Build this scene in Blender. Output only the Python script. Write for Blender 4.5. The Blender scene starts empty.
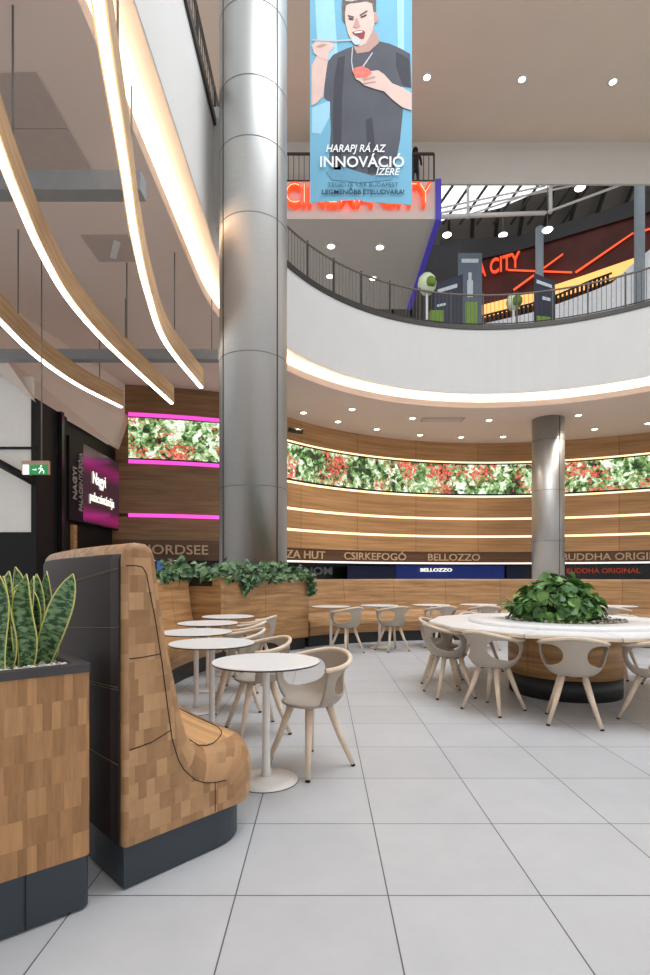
import bpy, bmesh, math, random
from mathutils import Vector, Matrix
random.seed(7)
R = math.radians
PI = math.pi
scene = bpy.context.scene
col = scene.collection
F, CX, CY, H = 529.0, 322.0, 575.0, 1.26

def P(px, py, Y):
    return Vector(((px-CX)*Y/F, Y, H-(py-CY)*Y/F))
def PZ(px, py, z):
    Y = (z-H)*F/(CY-py)
    return Vector(((px-CX)*Y/F, Y, z))
def pol(c, r, a, z=0.0):
    return Vector((c[0]+r*math.cos(R(a)), c[1]+r*math.sin(R(a)), z))

# ------------------------------------------------------------------ materials
def lin(c):
    return tuple(((x/255.0)/12.92 if x/255.0 <= .04045 else ((x/255.0+.055)/1.055)**2.4) for x in c)+(1.0,)
def new_mat(name):
    m = bpy.data.materials.new(name); m.use_nodes = True
    nt = m.node_tree
    b = nt.nodes['Principled BSDF']
    return m, nt, b
def mat(name, c, rough=.5, metal=0.0, var=.06, scale=6.0, bump=0.0, spec=.5, coord='Object'):
    m, nt, b = new_mat(name)
    tc = nt.nodes.new('ShaderNodeTexCoord')
    n = nt.nodes.new('ShaderNodeTexNoise'); n.inputs['Scale'].default_value = scale; n.inputs['Detail'].default_value = 4
    nt.links.new(tc.outputs[coord], n.inputs['Vector'])
    r = nt.nodes.new('ShaderNodeValToRGB')
    l = lin(c)
    r.color_ramp.elements[0].position = .3; r.color_ramp.elements[1].position = .7
    r.color_ramp.elements[0].color = tuple(x*(1-var) for x in l[:3])+(1,)
    r.color_ramp.elements[1].color = tuple(min(1, x*(1+var)) for x in l[:3])+(1,)
    nt.links.new(n.outputs['Fac'], r.inputs['Fac'])
    nt.links.new(r.outputs['Color'], b.inputs['Base Color'])
    b.inputs['Roughness'].default_value = rough; b.inputs['Metallic'].default_value = metal
    b.inputs['Specular IOR Level'].default_value = spec
    if bump:
        bp = nt.nodes.new('ShaderNodeBump'); bp.inputs['Strength'].default_value = bump; bp.inputs['Distance'].default_value = .01
        nt.links.new(n.outputs['Fac'], bp.inputs['Height']); nt.links.new(bp.outputs['Normal'], b.inputs['Normal'])
    return m
def emit(name, c, s):
    m, nt, b = new_mat(name)
    b.inputs['Base Color'].default_value = lin(c)
    b.inputs['Emission Color'].default_value = lin(c); b.inputs['Emission Strength'].default_value = s
    return m
def wood(name, c1, c2, mode='grain', gs=(1.2, 22.0), bw=.06, bh=.05, rough=.42, mix=.5, seam=None):
    m, nt, b = new_mat(name)
    N, L = nt.nodes.new, nt.links.new
    tc = N('ShaderNodeTexCoord')
    mp = N('ShaderNodeMapping'); mp.inputs['Scale'].default_value = (gs[0], gs[1], 1)
    L(tc.outputs['UV'], mp.inputs['Vector'])
    n = N('ShaderNodeTexNoise'); n.inputs['Scale'].default_value = 1.0; n.inputs['Detail'].default_value = 6; n.inputs['Roughness'].default_value = .62
    n.inputs['Distortion'].default_value = .4
    r = N('ShaderNodeValToRGB')
    r.color_ramp.elements[0].position = .32; r.color_ramp.elements[1].position = .68
    r.color_ramp.elements[0].color = lin(c1); r.color_ramp.elements[1].color = lin(c2)
    L(n.outputs['Fac'], r.inputs['Fac'])
    if mode == 'grain':
        L(mp.outputs['Vector'], n.inputs['Vector'])
        out = r.outputs['Color']
        if seam:
            br = N('ShaderNodeTexBrick'); br.offset = 0; br.inputs['Scale'].default_value = 1
            br.inputs['Brick Width'].default_value = seam[0]; br.inputs['Row Height'].default_value = seam[1]
            br.inputs['Mortar Size'].default_value = seam[2]; br.inputs['Mortar Smooth'].default_value = 0
            br.inputs['Color1'].default_value = (1, 1, 1, 1); br.inputs['Color2'].default_value = (.8, .8, .8, 1); br.inputs['Mortar'].default_value = (.45, .4, .36, 1)
            L(tc.outputs['UV'], br.inputs['Vector'])
            mx = N('ShaderNodeMix'); mx.data_type = 'RGBA'; mx.blend_type = 'MULTIPLY'; mx.inputs[0].default_value = 1
            L(out, mx.inputs[6]); L(br.outputs['Color'], mx.inputs[7]); out = mx.outputs[2]
    else:
        br = N('ShaderNodeTexBrick'); br.offset = .37; br.offset_frequency = 2; br.squash = 1.35; br.squash_frequency = 3
        br.inputs['Scale'].default_value = 1
        br.inputs['Brick Width'].default_value = bw; br.inputs['Row Height'].default_value = bh
        br.inputs['Mortar Size'].default_value = 0.0004; br.inputs['Mortar Smooth'].default_value = 0
        br.inputs['Color1'].default_value = (0, 0, 0, 1); br.inputs['Color2'].default_value = (1, 1, 1, 1); br.inputs['Mortar'].default_value = (.3, .3, .3, 1)
        L(tc.outputs['UV'], br.inputs['Vector'])
        ad = N('ShaderNodeVectorMath'); ad.operation = 'MULTIPLY_ADD'
        ad.inputs[1].default_value = (7.3, 7.3, 7.3)
        L(br.outputs['Color'], ad.inputs[0]); L(mp.outputs['Vector'], ad.inputs[2]); L(ad.outputs[0], n.inputs['Vector'])
        mm = N('ShaderNodeMix'); mm.data_type = 'FLOAT'; mm.inputs[0].default_value = mix
        L(br.outputs['Color'], mm.inputs[2]); L(n.outputs['Fac'], mm.inputs[3])
        r.color_ramp.elements[0].position = .15; r.color_ramp.elements[1].position = .85
        L(mm.outputs[0], r.inputs['Fac'])
        out = r.outputs['Color']
    L(out, b.inputs['Base Color'])
    b.inputs['Roughness'].default_value = rough
    b.inputs['Specular IOR Level'].default_value = .35
    return m

def floor_mat():
    m, nt, b = new_mat('floor_tiles'); N, L = nt.nodes.new, nt.links.new
    g = N('ShaderNodeNewGeometry')
    mp = N('ShaderNodeMapping'); mp.inputs['Location'].default_value = (-.26, -2.08, 0)
    L(g.outputs['Position'], mp.inputs['Vector'])
    br = N('ShaderNodeTexBrick'); br.offset = 0; br.inputs['Scale'].default_value = 1
    br.inputs['Brick Width'].default_value = .6; br.inputs['Row Height'].default_value = .6
    br.inputs['Mortar Size'].default_value = .0028; br.inputs['Mortar Smooth'].default_value = 0.1
    br.inputs['Color1'].default_value = lin((200, 202, 205)); br.inputs['Color2'].default_value = lin((194, 196, 199)); br.inputs['Mortar'].default_value = lin((92, 91, 90))
    L(mp.outputs['Vector'], br.inputs['Vector'])
    n = N('ShaderNodeTexNoise'); n.inputs['Scale'].default_value = 2.2; n.inputs['Detail'].default_value = 8; n.inputs['Roughness'].default_value = .7
    L(g.outputs['Position'], n.inputs['Vector'])
    r = N('ShaderNodeValToRGB'); r.color_ramp.elements[0].position = .25; r.color_ramp.elements[1].position = .8
    r.color_ramp.elements[0].color = (.86, .86, .86, 1); r.color_ramp.elements[1].color = (1, 1, 1, 1)
    L(n.outputs['Fac'], r.inputs['Fac'])
    mx = N('ShaderNodeMix'); mx.data_type = 'RGBA'; mx.blend_type = 'MULTIPLY'; mx.inputs[0].default_value = 1
    L(br.outputs['Color'], mx.inputs[6]); L(r.outputs['Color'], mx.inputs[7]); L(mx.outputs[2], b.inputs['Base Color'])
    b.inputs['Roughness'].default_value = .38; b.inputs['Specular IOR Level'].default_value = .4
    return m
def steel_mat():
    m, nt, b = new_mat('brushed_steel'); N, L = nt.nodes.new, nt.links.new
    tc = N('ShaderNodeTexCoord')
    mp = N('ShaderNodeMapping'); mp.inputs['Scale'].default_value = (3, 3, 90); L(tc.outputs['Object'], mp.inputs['Vector'])
    n = N('ShaderNodeTexNoise'); n.inputs['Scale'].default_value = 1.5; n.inputs['Detail'].default_value = 5; L(mp.outputs['Vector'], n.inputs['Vector'])
    r = N('ShaderNodeValToRGB'); r.color_ramp.elements[0].color = lin((176, 175, 172)); r.color_ramp.elements[1].color = lin((196, 195, 192))
    L(n.outputs['Fac'], r.inputs['Fac']); L(r.outputs['Color'], b.inputs['Base Color'])
    b.inputs['Metallic'].default_value = .85; b.inputs['Roughness'].default_value = .42
    return m
def screen_mat(name, strength, sc=2.2):
    m, nt, b = new_mat(name); N, L = nt.nodes.new, nt.links.new
    tc = N('ShaderNodeTexCoord')
    def noise(s, d=6, off=(0, 0, 0), rough=.6, dist=.0):
        mp = N('ShaderNodeMapping'); mp.inputs['Location'].default_value = off; L(tc.outputs['UV'], mp.inputs['Vector'])
        n = N('ShaderNodeTexNoise'); n.inputs['Scale'].default_value = s; n.inputs['Detail'].default_value = d; n.inputs['Roughness'].default_value = rough; n.inputs['Distortion'].default_value = dist
        L(mp.outputs['Vector'], n.inputs['Vector']); return n
    nd = noise(sc*3.2, 4, (3, 1, 0), .6, .3)
    dv = N('ShaderNodeVectorMath'); dv.operation = 'MULTIPLY_ADD'; dv.inputs[1].default_value = (.35, .35, 0)
    L(nd.outputs['Color'], dv.inputs[0]); L(tc.outputs['UV'], dv.inputs[2])
    def vor(s_, rnd_=1.0):
        v = N('ShaderNodeTexVoronoi'); v.inputs['Scale'].default_value = s_; v.inputs['Randomness'].default_value = rnd_; L(dv.outputs[0], v.inputs['Vector'])
        bw = N('ShaderNodeRGBToBW'); L(v.outputs['Color'], bw.inputs[0]); return bw
    big = noise(sc*1.1, 3, (7, 2, 0), .55, .4)
    def mul(a, k):
        m_ = N('ShaderNodeMath'); m_.operation = 'MULTIPLY'; m_.inputs[1].default_value = k; L(a, m_.inputs[0]); return m_.outputs[0]
    def add(a, b_):
        m_ = N('ShaderNodeMath'); m_.operation = 'ADD'; L(a, m_.inputs[0]); L(b_, m_.inputs[1]); return m_.outputs[0]
    val = add(add(mul(vor(sc*5.5).outputs[0], .38), mul(vor(sc*12).outputs[0], .27)), mul(big.outputs['Fac'], .62))
    r1 = N('ShaderNodeValToRGB'); e = r1.color_ramp.elements
    e[0].position = .40; e[0].color = lin((14, 16, 12)); e[1].position = .86; e[1].color = lin((246, 250, 238))
    for p, c in ((.50, (36, 62, 28)), (.57, (72, 112, 52)), (.64, (124, 160, 96)), (.71, (176, 202, 152)), (.78, (222, 236, 208))):
        x = e.new(p); x.color = lin(c)
    L(val, r1.inputs['Fac'])
    mxl = N('ShaderNodeMix'); mxl.data_type = 'RGBA'; mxl.inputs[0].default_value = 0
    L(r1.outputs['Color'], mxl.inputs[6])
    # red blossoms
    n2 = noise(sc*.9, 3, (11, 5, 0), .6)
    n3 = noise(sc*9.0, 3, (1, 9, 0), .6, .5)
    a = N('ShaderNodeMath'); a.operation = 'MULTIPLY'; L(n2.outputs['Fac'], a.inputs[0]); L(n3.outputs['Fac'], a.inputs[1])
    r2 = N('ShaderNodeValToRGB'); r2.color_ramp.elements[0].position = .292; r2.color_ramp.elements[1].position = .315
    L(a.outputs[0], r2.inputs['Fac'])
    n4 = noise(sc*9, 2, (4, 4, 0))
    r3 = N('ShaderNodeValToRGB'); r3.color_ramp.elements[0].position = .35; r3.color_ramp.elements[1].position = .65
    r3.color_ramp.elements[0].color = lin((170, 40, 34)); r3.color_ramp.elements[1].color = lin((238, 126, 104))
    L(n4.outputs['Fac'], r3.inputs['Fac'])
    mx = N('ShaderNodeMix'); mx.data_type = 'RGBA'
    L(r2.outputs['Color'], mx.inputs[0]); L(mxl.outputs[2], mx.inputs[6]); L(r3.outputs['Color'], mx.inputs[7])
    b.inputs['Base Color'].default_value = (.02, .02, .02, 1)
    L(mx.outputs[2], b.inputs['Emission Color']); b.inputs['Emission Strength'].default_value = strength
    return m
def leaf_mat(name, c1, c2, rough=.45):
    m, nt, b = new_mat(name); N, L = nt.nodes.new, nt.links.new
    g = N('ShaderNodeNewGeometry')
    r = N('ShaderNodeValToRGB'); r.color_ramp.elements[0].color = lin(c1); r.color_ramp.elements[1].color = lin(c2)
    L(g.outputs['Random Per Island'], r.inputs['Fac']); L(r.outputs['Color'], b.inputs['Base Color'])
    b.inputs['Roughness'].default_value = rough
    return m
def snake_mat():
    m, nt, b = new_mat('snake_leaf'); N, L = nt.nodes.new, nt.links.new
    tc = N('ShaderNodeTexCoord'); sp = N('ShaderNodeSeparateXYZ'); L(tc.outputs['UV'], sp.inputs[0])
    mp = N('ShaderNodeMapping'); mp.inputs['Scale'].default_value = (2.5, 26, 1); L(tc.outputs['UV'], mp.inputs['Vector'])
    n = N('ShaderNodeTexNoise'); n.inputs['Scale'].default_value = 1.0; n.inputs['Detail'].default_value = 4; n.inputs['Distortion'].default_value = .8
    L(mp.outputs['Vector'], n.inputs['Vector'])
    r = N('ShaderNodeValToRGB'); r.color_ramp.elements[0].position = .42; r.color_ramp.elements[1].position = .58
    r.color_ramp.elements[0].color = lin((38, 72, 38)); r.color_ramp.elements[1].color = lin((126, 160, 108))
    L(n.outputs['Fac'], r.inputs['Fac'])
    # margins
    a = N('ShaderNodeMath'); a.operation = 'SUBTRACT'; L(sp.outputs[0], a.inputs[0]); a.inputs[1].default_value = .5
    ab = N('ShaderNodeMath'); ab.operation = 'ABSOLUTE'; L(a.outputs[0], ab.inputs[0])
    gt = N('ShaderNodeMath'); gt.operation = 'GREATER_THAN'; L(ab.outputs[0], gt.inputs[0]); gt.inputs[1].default_value = .455
    mx = N('ShaderNodeMix'); mx.data_type = 'RGBA'
    L(gt.outputs[0], mx.inputs[0]); L(r.outputs['Color'], mx.inputs[6]); mx.inputs[7].default_value = lin((214, 208, 120))
    L(mx.outputs[2], b.inputs['Base Color']); b.inputs['Roughness'].default_value = .4
    return m

M = {}
M['floor'] = floor_mat()
M['steel'] = steel_mat()
M['ceil'] = mat('ceiling_paint', (222, 204, 192), .9, var=.015, scale=1)
M['soffit'] = mat('upper_soffit_paint', (226, 208, 190), .9, var=.015, scale=1)
M['beam'] = mat('beam_paint', (206, 199, 191), .9, var=.015, scale=1)
M['white'] = mat('white_plaster', (214, 212, 209), .85, var=.015, scale=1)
M['cream'] = mat('cove_plaster', (238, 226, 210), .9, var=.01, scale=1)
M['hatch'] = mat('hatch_paint', (186, 170, 160), .9, var=.03)
M['patch'] = wood('end_grain_oak', (144, 106, 71), (198, 156, 113), 'patch', (12, 12), .036, .07, mix=.5)
M['patchv'] = wood('block_oak', (134, 94, 58), (196, 150, 104), 'patch', (70, 7), .03, .10, mix=.55)
M['plank'] = wood('plank_oak', (168, 120, 74), (226, 182, 130), 'patch', (4, 60), .9, .035, mix=.4)
M['oak'] = wood('oak_panel', (146, 104, 64), (204, 160, 112), 'grain', (1.1, 16), seam=(1.05, 20, .004))
M['oakf'] = wood('oak_facade', (156, 116, 76), (198, 154, 106), 'grain', (.3, 7), seam=(3.1, 30, .012))
M['oakw'] = wood('oak_wing_shaded', (112, 82, 54), (150, 114, 78), 'grain', (.5, 9), seam=(3.9, 30, .012))  # facade oak darkened, the shade on the unlit wing put into its colour
M['oakd'] = wood('oak_dark_band', (78, 54, 36), (104, 74, 50), 'grain', (.5, 12))
M['lampwood'] = wood('lamp_oak', (168, 132, 94), (206, 172, 132), 'grain', (.8, 16))
M['ash'] = wood('ash_wood', (218, 196, 172), (238, 221, 200), 'grain', (8, 8), rough=.45)
M['shell'] = mat('taupe_plastic', (174, 162, 148), .55, var=.02, scale=20)
M['tablewhite'] = mat('white_laminate', (240, 240, 240), .3, var=.01)
M['darkedge'] = mat('black_laminate_edge', (58, 56, 55), .5)
M['metalwhite'] = mat('white_powder_coat', (236, 234, 231), .4, var=.01)
M['plinth'] = mat('anthracite_metal', (50, 58, 66), .42, .0, var=.05, scale=3)
M['plinthb'] = mat('black_plinth', (34, 34, 36), .5)
M['rim'] = mat('slate_rim', (66, 62, 64), .5, var=.1, scale=15)
M['leather'] = mat('dark_leather', (50, 36, 31), .6, var=.1, scale=60, bump=.12, spec=.25)
M['stitch'] = mat('tan_stitch', (140, 118, 100), .8)
M['seam'] = mat('seam_black', (40, 26, 16), .8)
M['black'] = mat('black_paint', (15, 15, 16), .5, spec=.3)
M['blackgl'] = mat('black_glossy', (20, 20, 22), .2)
M['darkmetal'] = mat('dark_grey_metal', (70, 66, 62), .45, .4)
M['jointgrey'] = mat('joint_grey', (112, 110, 108), .5)
M['greybeam'] = mat('grey_steel_paint', (142, 146, 148), .5)
M['cable'] = mat('steel_cable', (120, 116, 112), .5, .3)
M['soil'] = mat('dark_soil', (58, 48, 40), .95, var=.4, scale=40, bump=.5)
M['pebble'] = leaf_mat('pebbles_white', (190, 182, 172), (240, 236, 228), .8)
M['bark'] = leaf_mat('bark_chips', (92, 82, 70), (176, 166, 150), .9)
M['leaf'] = leaf_mat('leaf_green', (40, 84, 34), (122, 166, 88))
M['ivy'] = leaf_mat('ivy_green', (34, 66, 40), (110, 144, 98))
M['stem'] = mat('green_stem', (70, 104, 50), .6)
M['snake'] = snake_mat()
M['led'] = emit('led_white', (255, 246, 232), 7.0)
M['ledwarm'] = emit('led_warm', (255, 222, 176), 1.25)
M['ledcove'] = emit('led_cove', (255, 238, 218), 15.0)
M['ledpink'] = emit('led_pink', (226, 76, 192), 1.0)
M['ledpeach'] = emit('led_peach', (255, 196, 160), 1.05)
M['lamp'] = emit('downlight_glow', (255, 236, 208), 6.0)
M['lampcool'] = emit('bay_glow', (255, 250, 236), 5.0)
M['screen'] = screen_mat('screen_flowers', 1.2, .8)
M['screen2'] = screen_mat('screen_flowers_near', 1.2, 1.15)
M['signtext'] = mat('brushed_letters', (188, 158, 124), .5, .0)
M['whitetext'] = emit('lit_white_letters', (255, 250, 236), .95)
M['redtext'] = emit('lit_red_letters', (170, 58, 38), .45)
M['orange'] = emit('neon_orange', (240, 74, 28), .95)
M['neoncore'] = emit('neon_core', (255, 196, 160), .95)
M['orangedim'] = emit('orange_letters', (232, 78, 40), .85)
M['amber'] = emit('amber_glow', (255, 186, 104), 1.0)
M['redline'] = emit('red_orange_line', (240, 88, 44), .9)
M['maroon'] = mat('maroon_wall', (84, 30, 20), .6, var=.4, scale=.8)
M['slate'] = mat('slate_wall', (62, 60, 62), .7)
M['roofdark'] = mat('dark_roof', (150, 142, 134), .8)
M['roofrib'] = mat('dark_rib', (74, 70, 66), .8)
M['sky'] = emit('skylight_glass', (236, 242, 248), 1.5)
M['indigo'] = emit('indigo_trim', (58, 48, 140), .55)
M['bluegrey'] = mat('blue_grey_column', (150, 160, 168), .6)
M['navy'] = mat('navy_banner', (34, 38, 58), .6)
M['greyblue'] = mat('grey_blue_banner', (92, 104, 116), .6)
M['pale'] = mat('pale_print', (196, 204, 208), .7)
M['greenp'] = mat('green_print', (126, 158, 70), .7)
M['podgreen'] = mat('pale_green_shell', (222, 232, 200), .5)
M['podseat'] = mat('green_cushion', (110, 140, 52), .7)
M['bluepanel'] = emit('blue_backlit', (20, 40, 104), .5)
M['bluedark'] = mat('blue_counter', (28, 40, 84), .5)
M['glassdark'] = mat('kiosk_dark', (40, 38, 40), .35)
M['maglow'] = None
M['skyblue'] = mat('banner_blue', (116, 176, 202), .75, var=.06, scale=.8)
M['skyblue2'] = mat('banner_blue_light', (160, 208, 226), .75, var=.03)
M['tshirt'] = mat('print_grey_shirt', (84, 84, 92), .8, var=.12, scale=1.6)
M['tshirt2'] = mat('print_dark_shirt', (62, 61, 68), .8)
M['skin'] = mat('print_skin', (222, 190, 178), .8, var=.04, scale=4)
M['skin2'] = mat('print_skin_shade', (190, 150, 138), .8)
M['hairp'] = mat('print_hair', (104, 92, 86), .8, var=.3, scale=14)
M['hairl'] = mat('print_hair_light', (176, 168, 160), .8, var=.2, scale=14)
M['ink'] = mat('print_dark', (52, 40, 40), .8)
M['inkblue'] = mat('print_ink_blue', (62, 96, 116), .8)
M['inkdeep'] = mat('print_ink_deep', (36, 58, 78), .8)
M['mouthp'] = mat('print_mouth', (150, 62, 62), .8)
M['foodp'] = mat('print_food', (226, 120, 104), .8, var=.15, scale=10)
M['chainp'] = mat('print_chain', (196, 194, 196), .8)
M['printwhite'] = mat('print_white', (244, 246, 246), .8)
M['exitgreen'] = emit('exit_green', (24, 120, 62), .8)
M['exitwhite'] = emit('exit_white', (236, 246, 238), .9)
M['blinder'] = mat('white_board', (238, 234, 228), .7, var=.02)
M['cloth'] = mat('dark_clothes', (36, 36, 40), .8)
M['skinr'] = mat('skin', (206, 160, 132), .6)
M['ramp'] = mat('white_ramp', (240, 240, 242), .7)
M['pink'] = mat('poster_pink', (232, 120, 132), .6)
M['pblue'] = mat('poster_blue', (90, 150, 220), .6)

# ------------------------------------------------------------------ mesh builder
def rootloc(o):
    v = Vector((0, 0, 0))
    while o is not None:
        v += o.location; o = o.parent
    return v
class MB:
    def __init__(s): s.v = []; s.f = []; s.m = []; s.uv = []; s.sm = []
    def face(s, idx, m=0, uv=None, smooth=False):
        s.f.append(tuple(idx)); s.m.append(m); s.uv.append(uv); s.sm.append(smooth)
    def add(s, pts):
        b = len(s.v); s.v += [Vector(p) for p in pts]; return b
    def poly(s, pts, m=0, uv=None):
        b = s.add(pts); s.face(range(b, b+len(pts)), m, uv)
    def box(s, c, size, rz=0.0, m=0, ax=None):
        c = Vector(c); hx, hy, hz = size[0]/2, size[1]/2, size[2]/2
        rot = Matrix.Rotation(rz, 3, 'Z') if ax is None else ax
        b = s.add([c+rot@Vector((x*hx, y*hy, z*hz)) for z in (-1, 1) for y in (-1, 1) for x in (-1, 1)])
        for q in ((0, 2, 3, 1), (4, 5, 7, 6), (0, 1, 5, 4), (2, 6, 7, 3), (0, 4, 6, 2), (1, 3, 7, 5)):
            s.face([b+i for i in q], m)
        return s
    def prism(s, pts, z0, z1, m=0, mside=None):
        n = len(pts)
        b = s.add([(p[0], p[1], z0) for p in pts]+[(p[0], p[1], z1) for p in pts])
        s.face([b+i for i in reversed(range(n))], m); s.face([b+n+i for i in range(n)], m)
        acc = 0.0
        for i in range(n):
            j = (i+1) % n; l = math.hypot(pts[j][0]-pts[i][0], pts[j][1]-pts[i][1])
            s.face([b+i, b+j, b+n+j, b+n+i], m if mside is None else mside, [(acc, z0), (acc+l, z0), (acc+l, z1), (acc, z1)]); acc += l
        return s
    def tube(s, pts, r, n=8, m=0, closed=False, rs=None, cap=True, flat=1.0):
        pts = [Vector(p) for p in pts]; k = len(pts); base = len(s.v); prev = None; acc = 0
        for i, p in enumerate(pts):
            if closed: t = pts[(i+1) % k]-pts[(i-1) % k]
            else: t = pts[min(i+1, k-1)]-pts[max(i-1, 0)]
            t.normalize()
            if prev is None:
                up = Vector((0, 0, 1)) if abs(t.z) < .95 else Vector((1, 0, 0))
                a = t.cross(up).normalized()
            else: a = (prev-t*prev.dot(t)).normalized()
            prev = a; bb = a.cross(t).normalized(); rr = rs[i] if rs else r
            s.v += [p+a*(math.cos(2*PI*j/n)*rr)+bb*(math.sin(2*PI*j/n)*rr*flat) for j in range(n)]
        for i in range(k if closed else k-1):
            i2 = (i+1) % k; l = (pts[i2]-pts[i]).length
            for j in range(n):
                j2 = (j+1) % n
                u0, u1 = 2*PI*r*j/n, 2*PI*r*(j+1)/n
                s.face((base+i*n+j, base+i*n+j2, base+i2*n+j2, base+i2*n+j), m, [(acc, u0), (acc, u1), (acc+l, u1), (acc+l, u0)], True)
            acc += l
        if not closed and cap:
            s.face([base+j for j in reversed(range(n))], m); s.face([base+(k-1)*n+j for j in range(n)], m)
        return s
    def lathe(s, prof, n=32, c=(0, 0, 0), m=0, ms=None, smooth=True):
        base = len(s.v); k = len(prof)
        for r, z in prof:
            s.v += [Vector((c[0]+r*math.cos(2*PI*j/n), c[1]+r*math.sin(2*PI*j/n), c[2]+z)) for j in range(n)]
        acc = 0
        for i in range(k-1):
            l = math.hypot(prof[i+1][0]-prof[i][0], prof[i+1][1]-prof[i][1]); rr = max(prof[i][0], prof[i+1][0])
            for j in range(n):
                j2 = (j+1) % n
                s.face((base+i*n+j, base+i*n+j2, base+(i+1)*n+j2, base+(i+1)*n+j), m if ms is None else ms[i],
                       [(rr*2*PI*j/n, acc), (rr*2*PI*(j+1)/n, acc), (rr*2*PI*(j+1)/n, acc+l), (rr*2*PI*j/n, acc+l)], smooth)
            acc += l
        if prof[0][0] > 1e-6: s.face([base+j for j in reversed(range(n))], m if ms is None else ms[0])
        if prof[-1][0] > 1e-6: s.face([base+(k-1)*n+j for j in range(n)], m if ms is None else ms[-1])
        return s
    def arc(s, prof, c, a0, a1, n=48, m=0, closed=True, caps=True, smooth=False, ms=None, sect=None):
        """sweep profile [(r,z)] about c between the angles"""
        base = len(s.v); k = len(prof)
        rm = sum(p[0] for p in prof)/k
        for i in range(n+1):
            a = R(a0+(a1-a0)*i/n); ca, sa = math.cos(a), math.sin(a)
            s.v += [Vector((c[0]+r*ca, c[1]+r*sa, z)) for r, z in prof]
        acc = [0]
        for q in range(k): acc.append(acc[-1]+math.hypot(prof[(q+1) % k][0]-prof[q][0], prof[(q+1) % k][1]-prof[q][1]))
        for i in range(n):
            u0, u1 = rm*R(abs(a1-a0))*i/n, rm*R(abs(a1-a0))*(i+1)/n
            for q in range(k if closed else k-1):
                q2 = (q+1) % k
                s.face((base+i*k+q, base+i*k+q2, base+(i+1)*k+q2, base+(i+1)*k+q), m if ms is None else ms[q],
                       [(u0, acc[q]), (u0, acc[q+1]), (u1, acc[q+1]), (u1, acc[q])], smooth)
        if closed and caps:
            s.face([base+q for q in range(k)], m, [(p[0], p[1]) for p in prof]); s.face([base+n*k+q for q in reversed(range(k))], m, [(p[0], p[1]) for p in reversed(prof)])
        return s
    def stad(s, prof, n=60, m=0, closed=True):
        """sweep profile [(r,z)] round the long oval opening"""
        base = len(s.v); k = len(prof); ps = opath(1.0, n)
        for x, y, nx, ny in ps:
            s.v += [Vector((x+nx*(r-1), y+ny*(r-1), z)) for r, z in prof]
        acc = [0]
        for q in range(k): acc.append(acc[-1]+math.hypot(prof[(q+1) % k][0]-prof[q][0], prof[(q+1) % k][1]-prof[q][1]))
        N = len(ps); u = 0
        for i in range(N):
            j = (i+1) % N; l = (s.v[base+j*k]-s.v[base+i*k]).length
            for q in range(k if closed else k-1):
                q2 = (q+1) % k
                s.face((base+i*k+q, base+i*k+q2, base+j*k+q2, base+j*k+q), m, [(u, acc[q]), (u, acc[q+1]), (u+l, acc[q+1]), (u+l, acc[q])])
            u += l
        return s
    def build(s, name, mats, parent=None, local=False, smooth=None, fix=True):
        me = bpy.data.meshes.new(name)
        off = rootloc(parent) if (parent is not None and not local) else Vector((0, 0, 0))
        me.from_pydata([v-off for v in s.v], [], s.f)
        if not isinstance(mats, (list, tuple)): mats = [mats]
        for m in mats: me.materials.append(m)
        for p, mi, sm in zip(me.polygons, s.m, s.sm):
            p.material_index = mi; p.use_smooth = sm if smooth is None else smooth
        uvl = me.uv_layers.new(name='UVMap')
        for p, uv in zip(me.polygons, s.uv):
            if uv is None:
                nrm = p.normal
                for li in p.loop_indices:
                    co = me.vertices[me.loops[li].vertex_index].co
                    if abs(nrm.z) > .75: q = (co.x, co.y)
                    else:
                        t = Vector((-nrm.y, nrm.x, 0)); t = t.normalized() if t.length > 1e-6 else Vector((1, 0, 0))
                        q = (co.dot(t), co.z)
                    uvl.data[li].uv = q
            else:
                for li, q in zip(p.loop_indices, uv): uvl.data[li].uv = q
        if fix:
            bm = bmesh.new(); bm.from_mesh(me); bmesh.ops.recalc_face_normals(bm, faces=bm.faces); bm.to_mesh(me); bm.free()
        o = bpy.data.objects.new(name, me); col.objects.link(o)
        if parent is not None: o.parent = parent
        return o
def tag(o, label=None, cat=None, group=None, kind=None):
    if label: o['label'] = label
    if cat: o['category'] = cat
    if group: o['group'] = group
    if kind: o['kind'] = kind
    return o
def thing(name, loc, label, cat, group=None, rz=0.0):
    o = bpy.data.objects.new(name, None); col.objects.link(o); o.location = loc; o.rotation_euler = (0, 0, rz); o.empty_display_size = .2
    return tag(o, label, cat, group)
def struct(mb, name, m, **k):
    return tag(mb.build(name, m, **k), kind='structure')
def kids(o): return [c for c in bpy.data.objects if c.parent == o]
def copy_tree(o, parent=None):
    c = o.copy(); col.objects.link(c)
    if parent is not None: c.parent = parent
    for ch in kids(o): copy_tree(ch, c)
    return c
_txt = {}
def text_mesh(body, w, h, depth=.02, bold=0.0, shear=0.0):
    """verts, faces of a text centred on x, base at y=0, scaled to w x h (cap height)"""
    cu = bpy.data.curves.new('txt', 'FONT'); cu.body = body; cu.size = 1; cu.offset = bold; cu.extrude = .05; cu.resolution_u = 3; cu.shear = shear
    o = bpy.data.objects.new('txt', cu); col.objects.link(o)
    dg = bpy.context.evaluated_depsgraph_get(); me = bpy.data.meshes.new_from_object(o.evaluated_get(dg))
    vs = [v.co.copy() for v in me.vertices]; fs = [tuple(p.vertices) for p in me.polygons]
    bpy.data.objects.remove(o); bpy.data.curves.remove(cu); bpy.data.meshes.remove(me)
    x0, x1 = min(v.x for v in vs), max(v.x for v in vs)
    cap = .729
    sx = w/(x1-x0); sy = h/cap
    return [Vector(((v.x-(x0+x1)/2)*sx, v.y*sy, v.z/.05*depth/2)) for v in vs], fs
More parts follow.
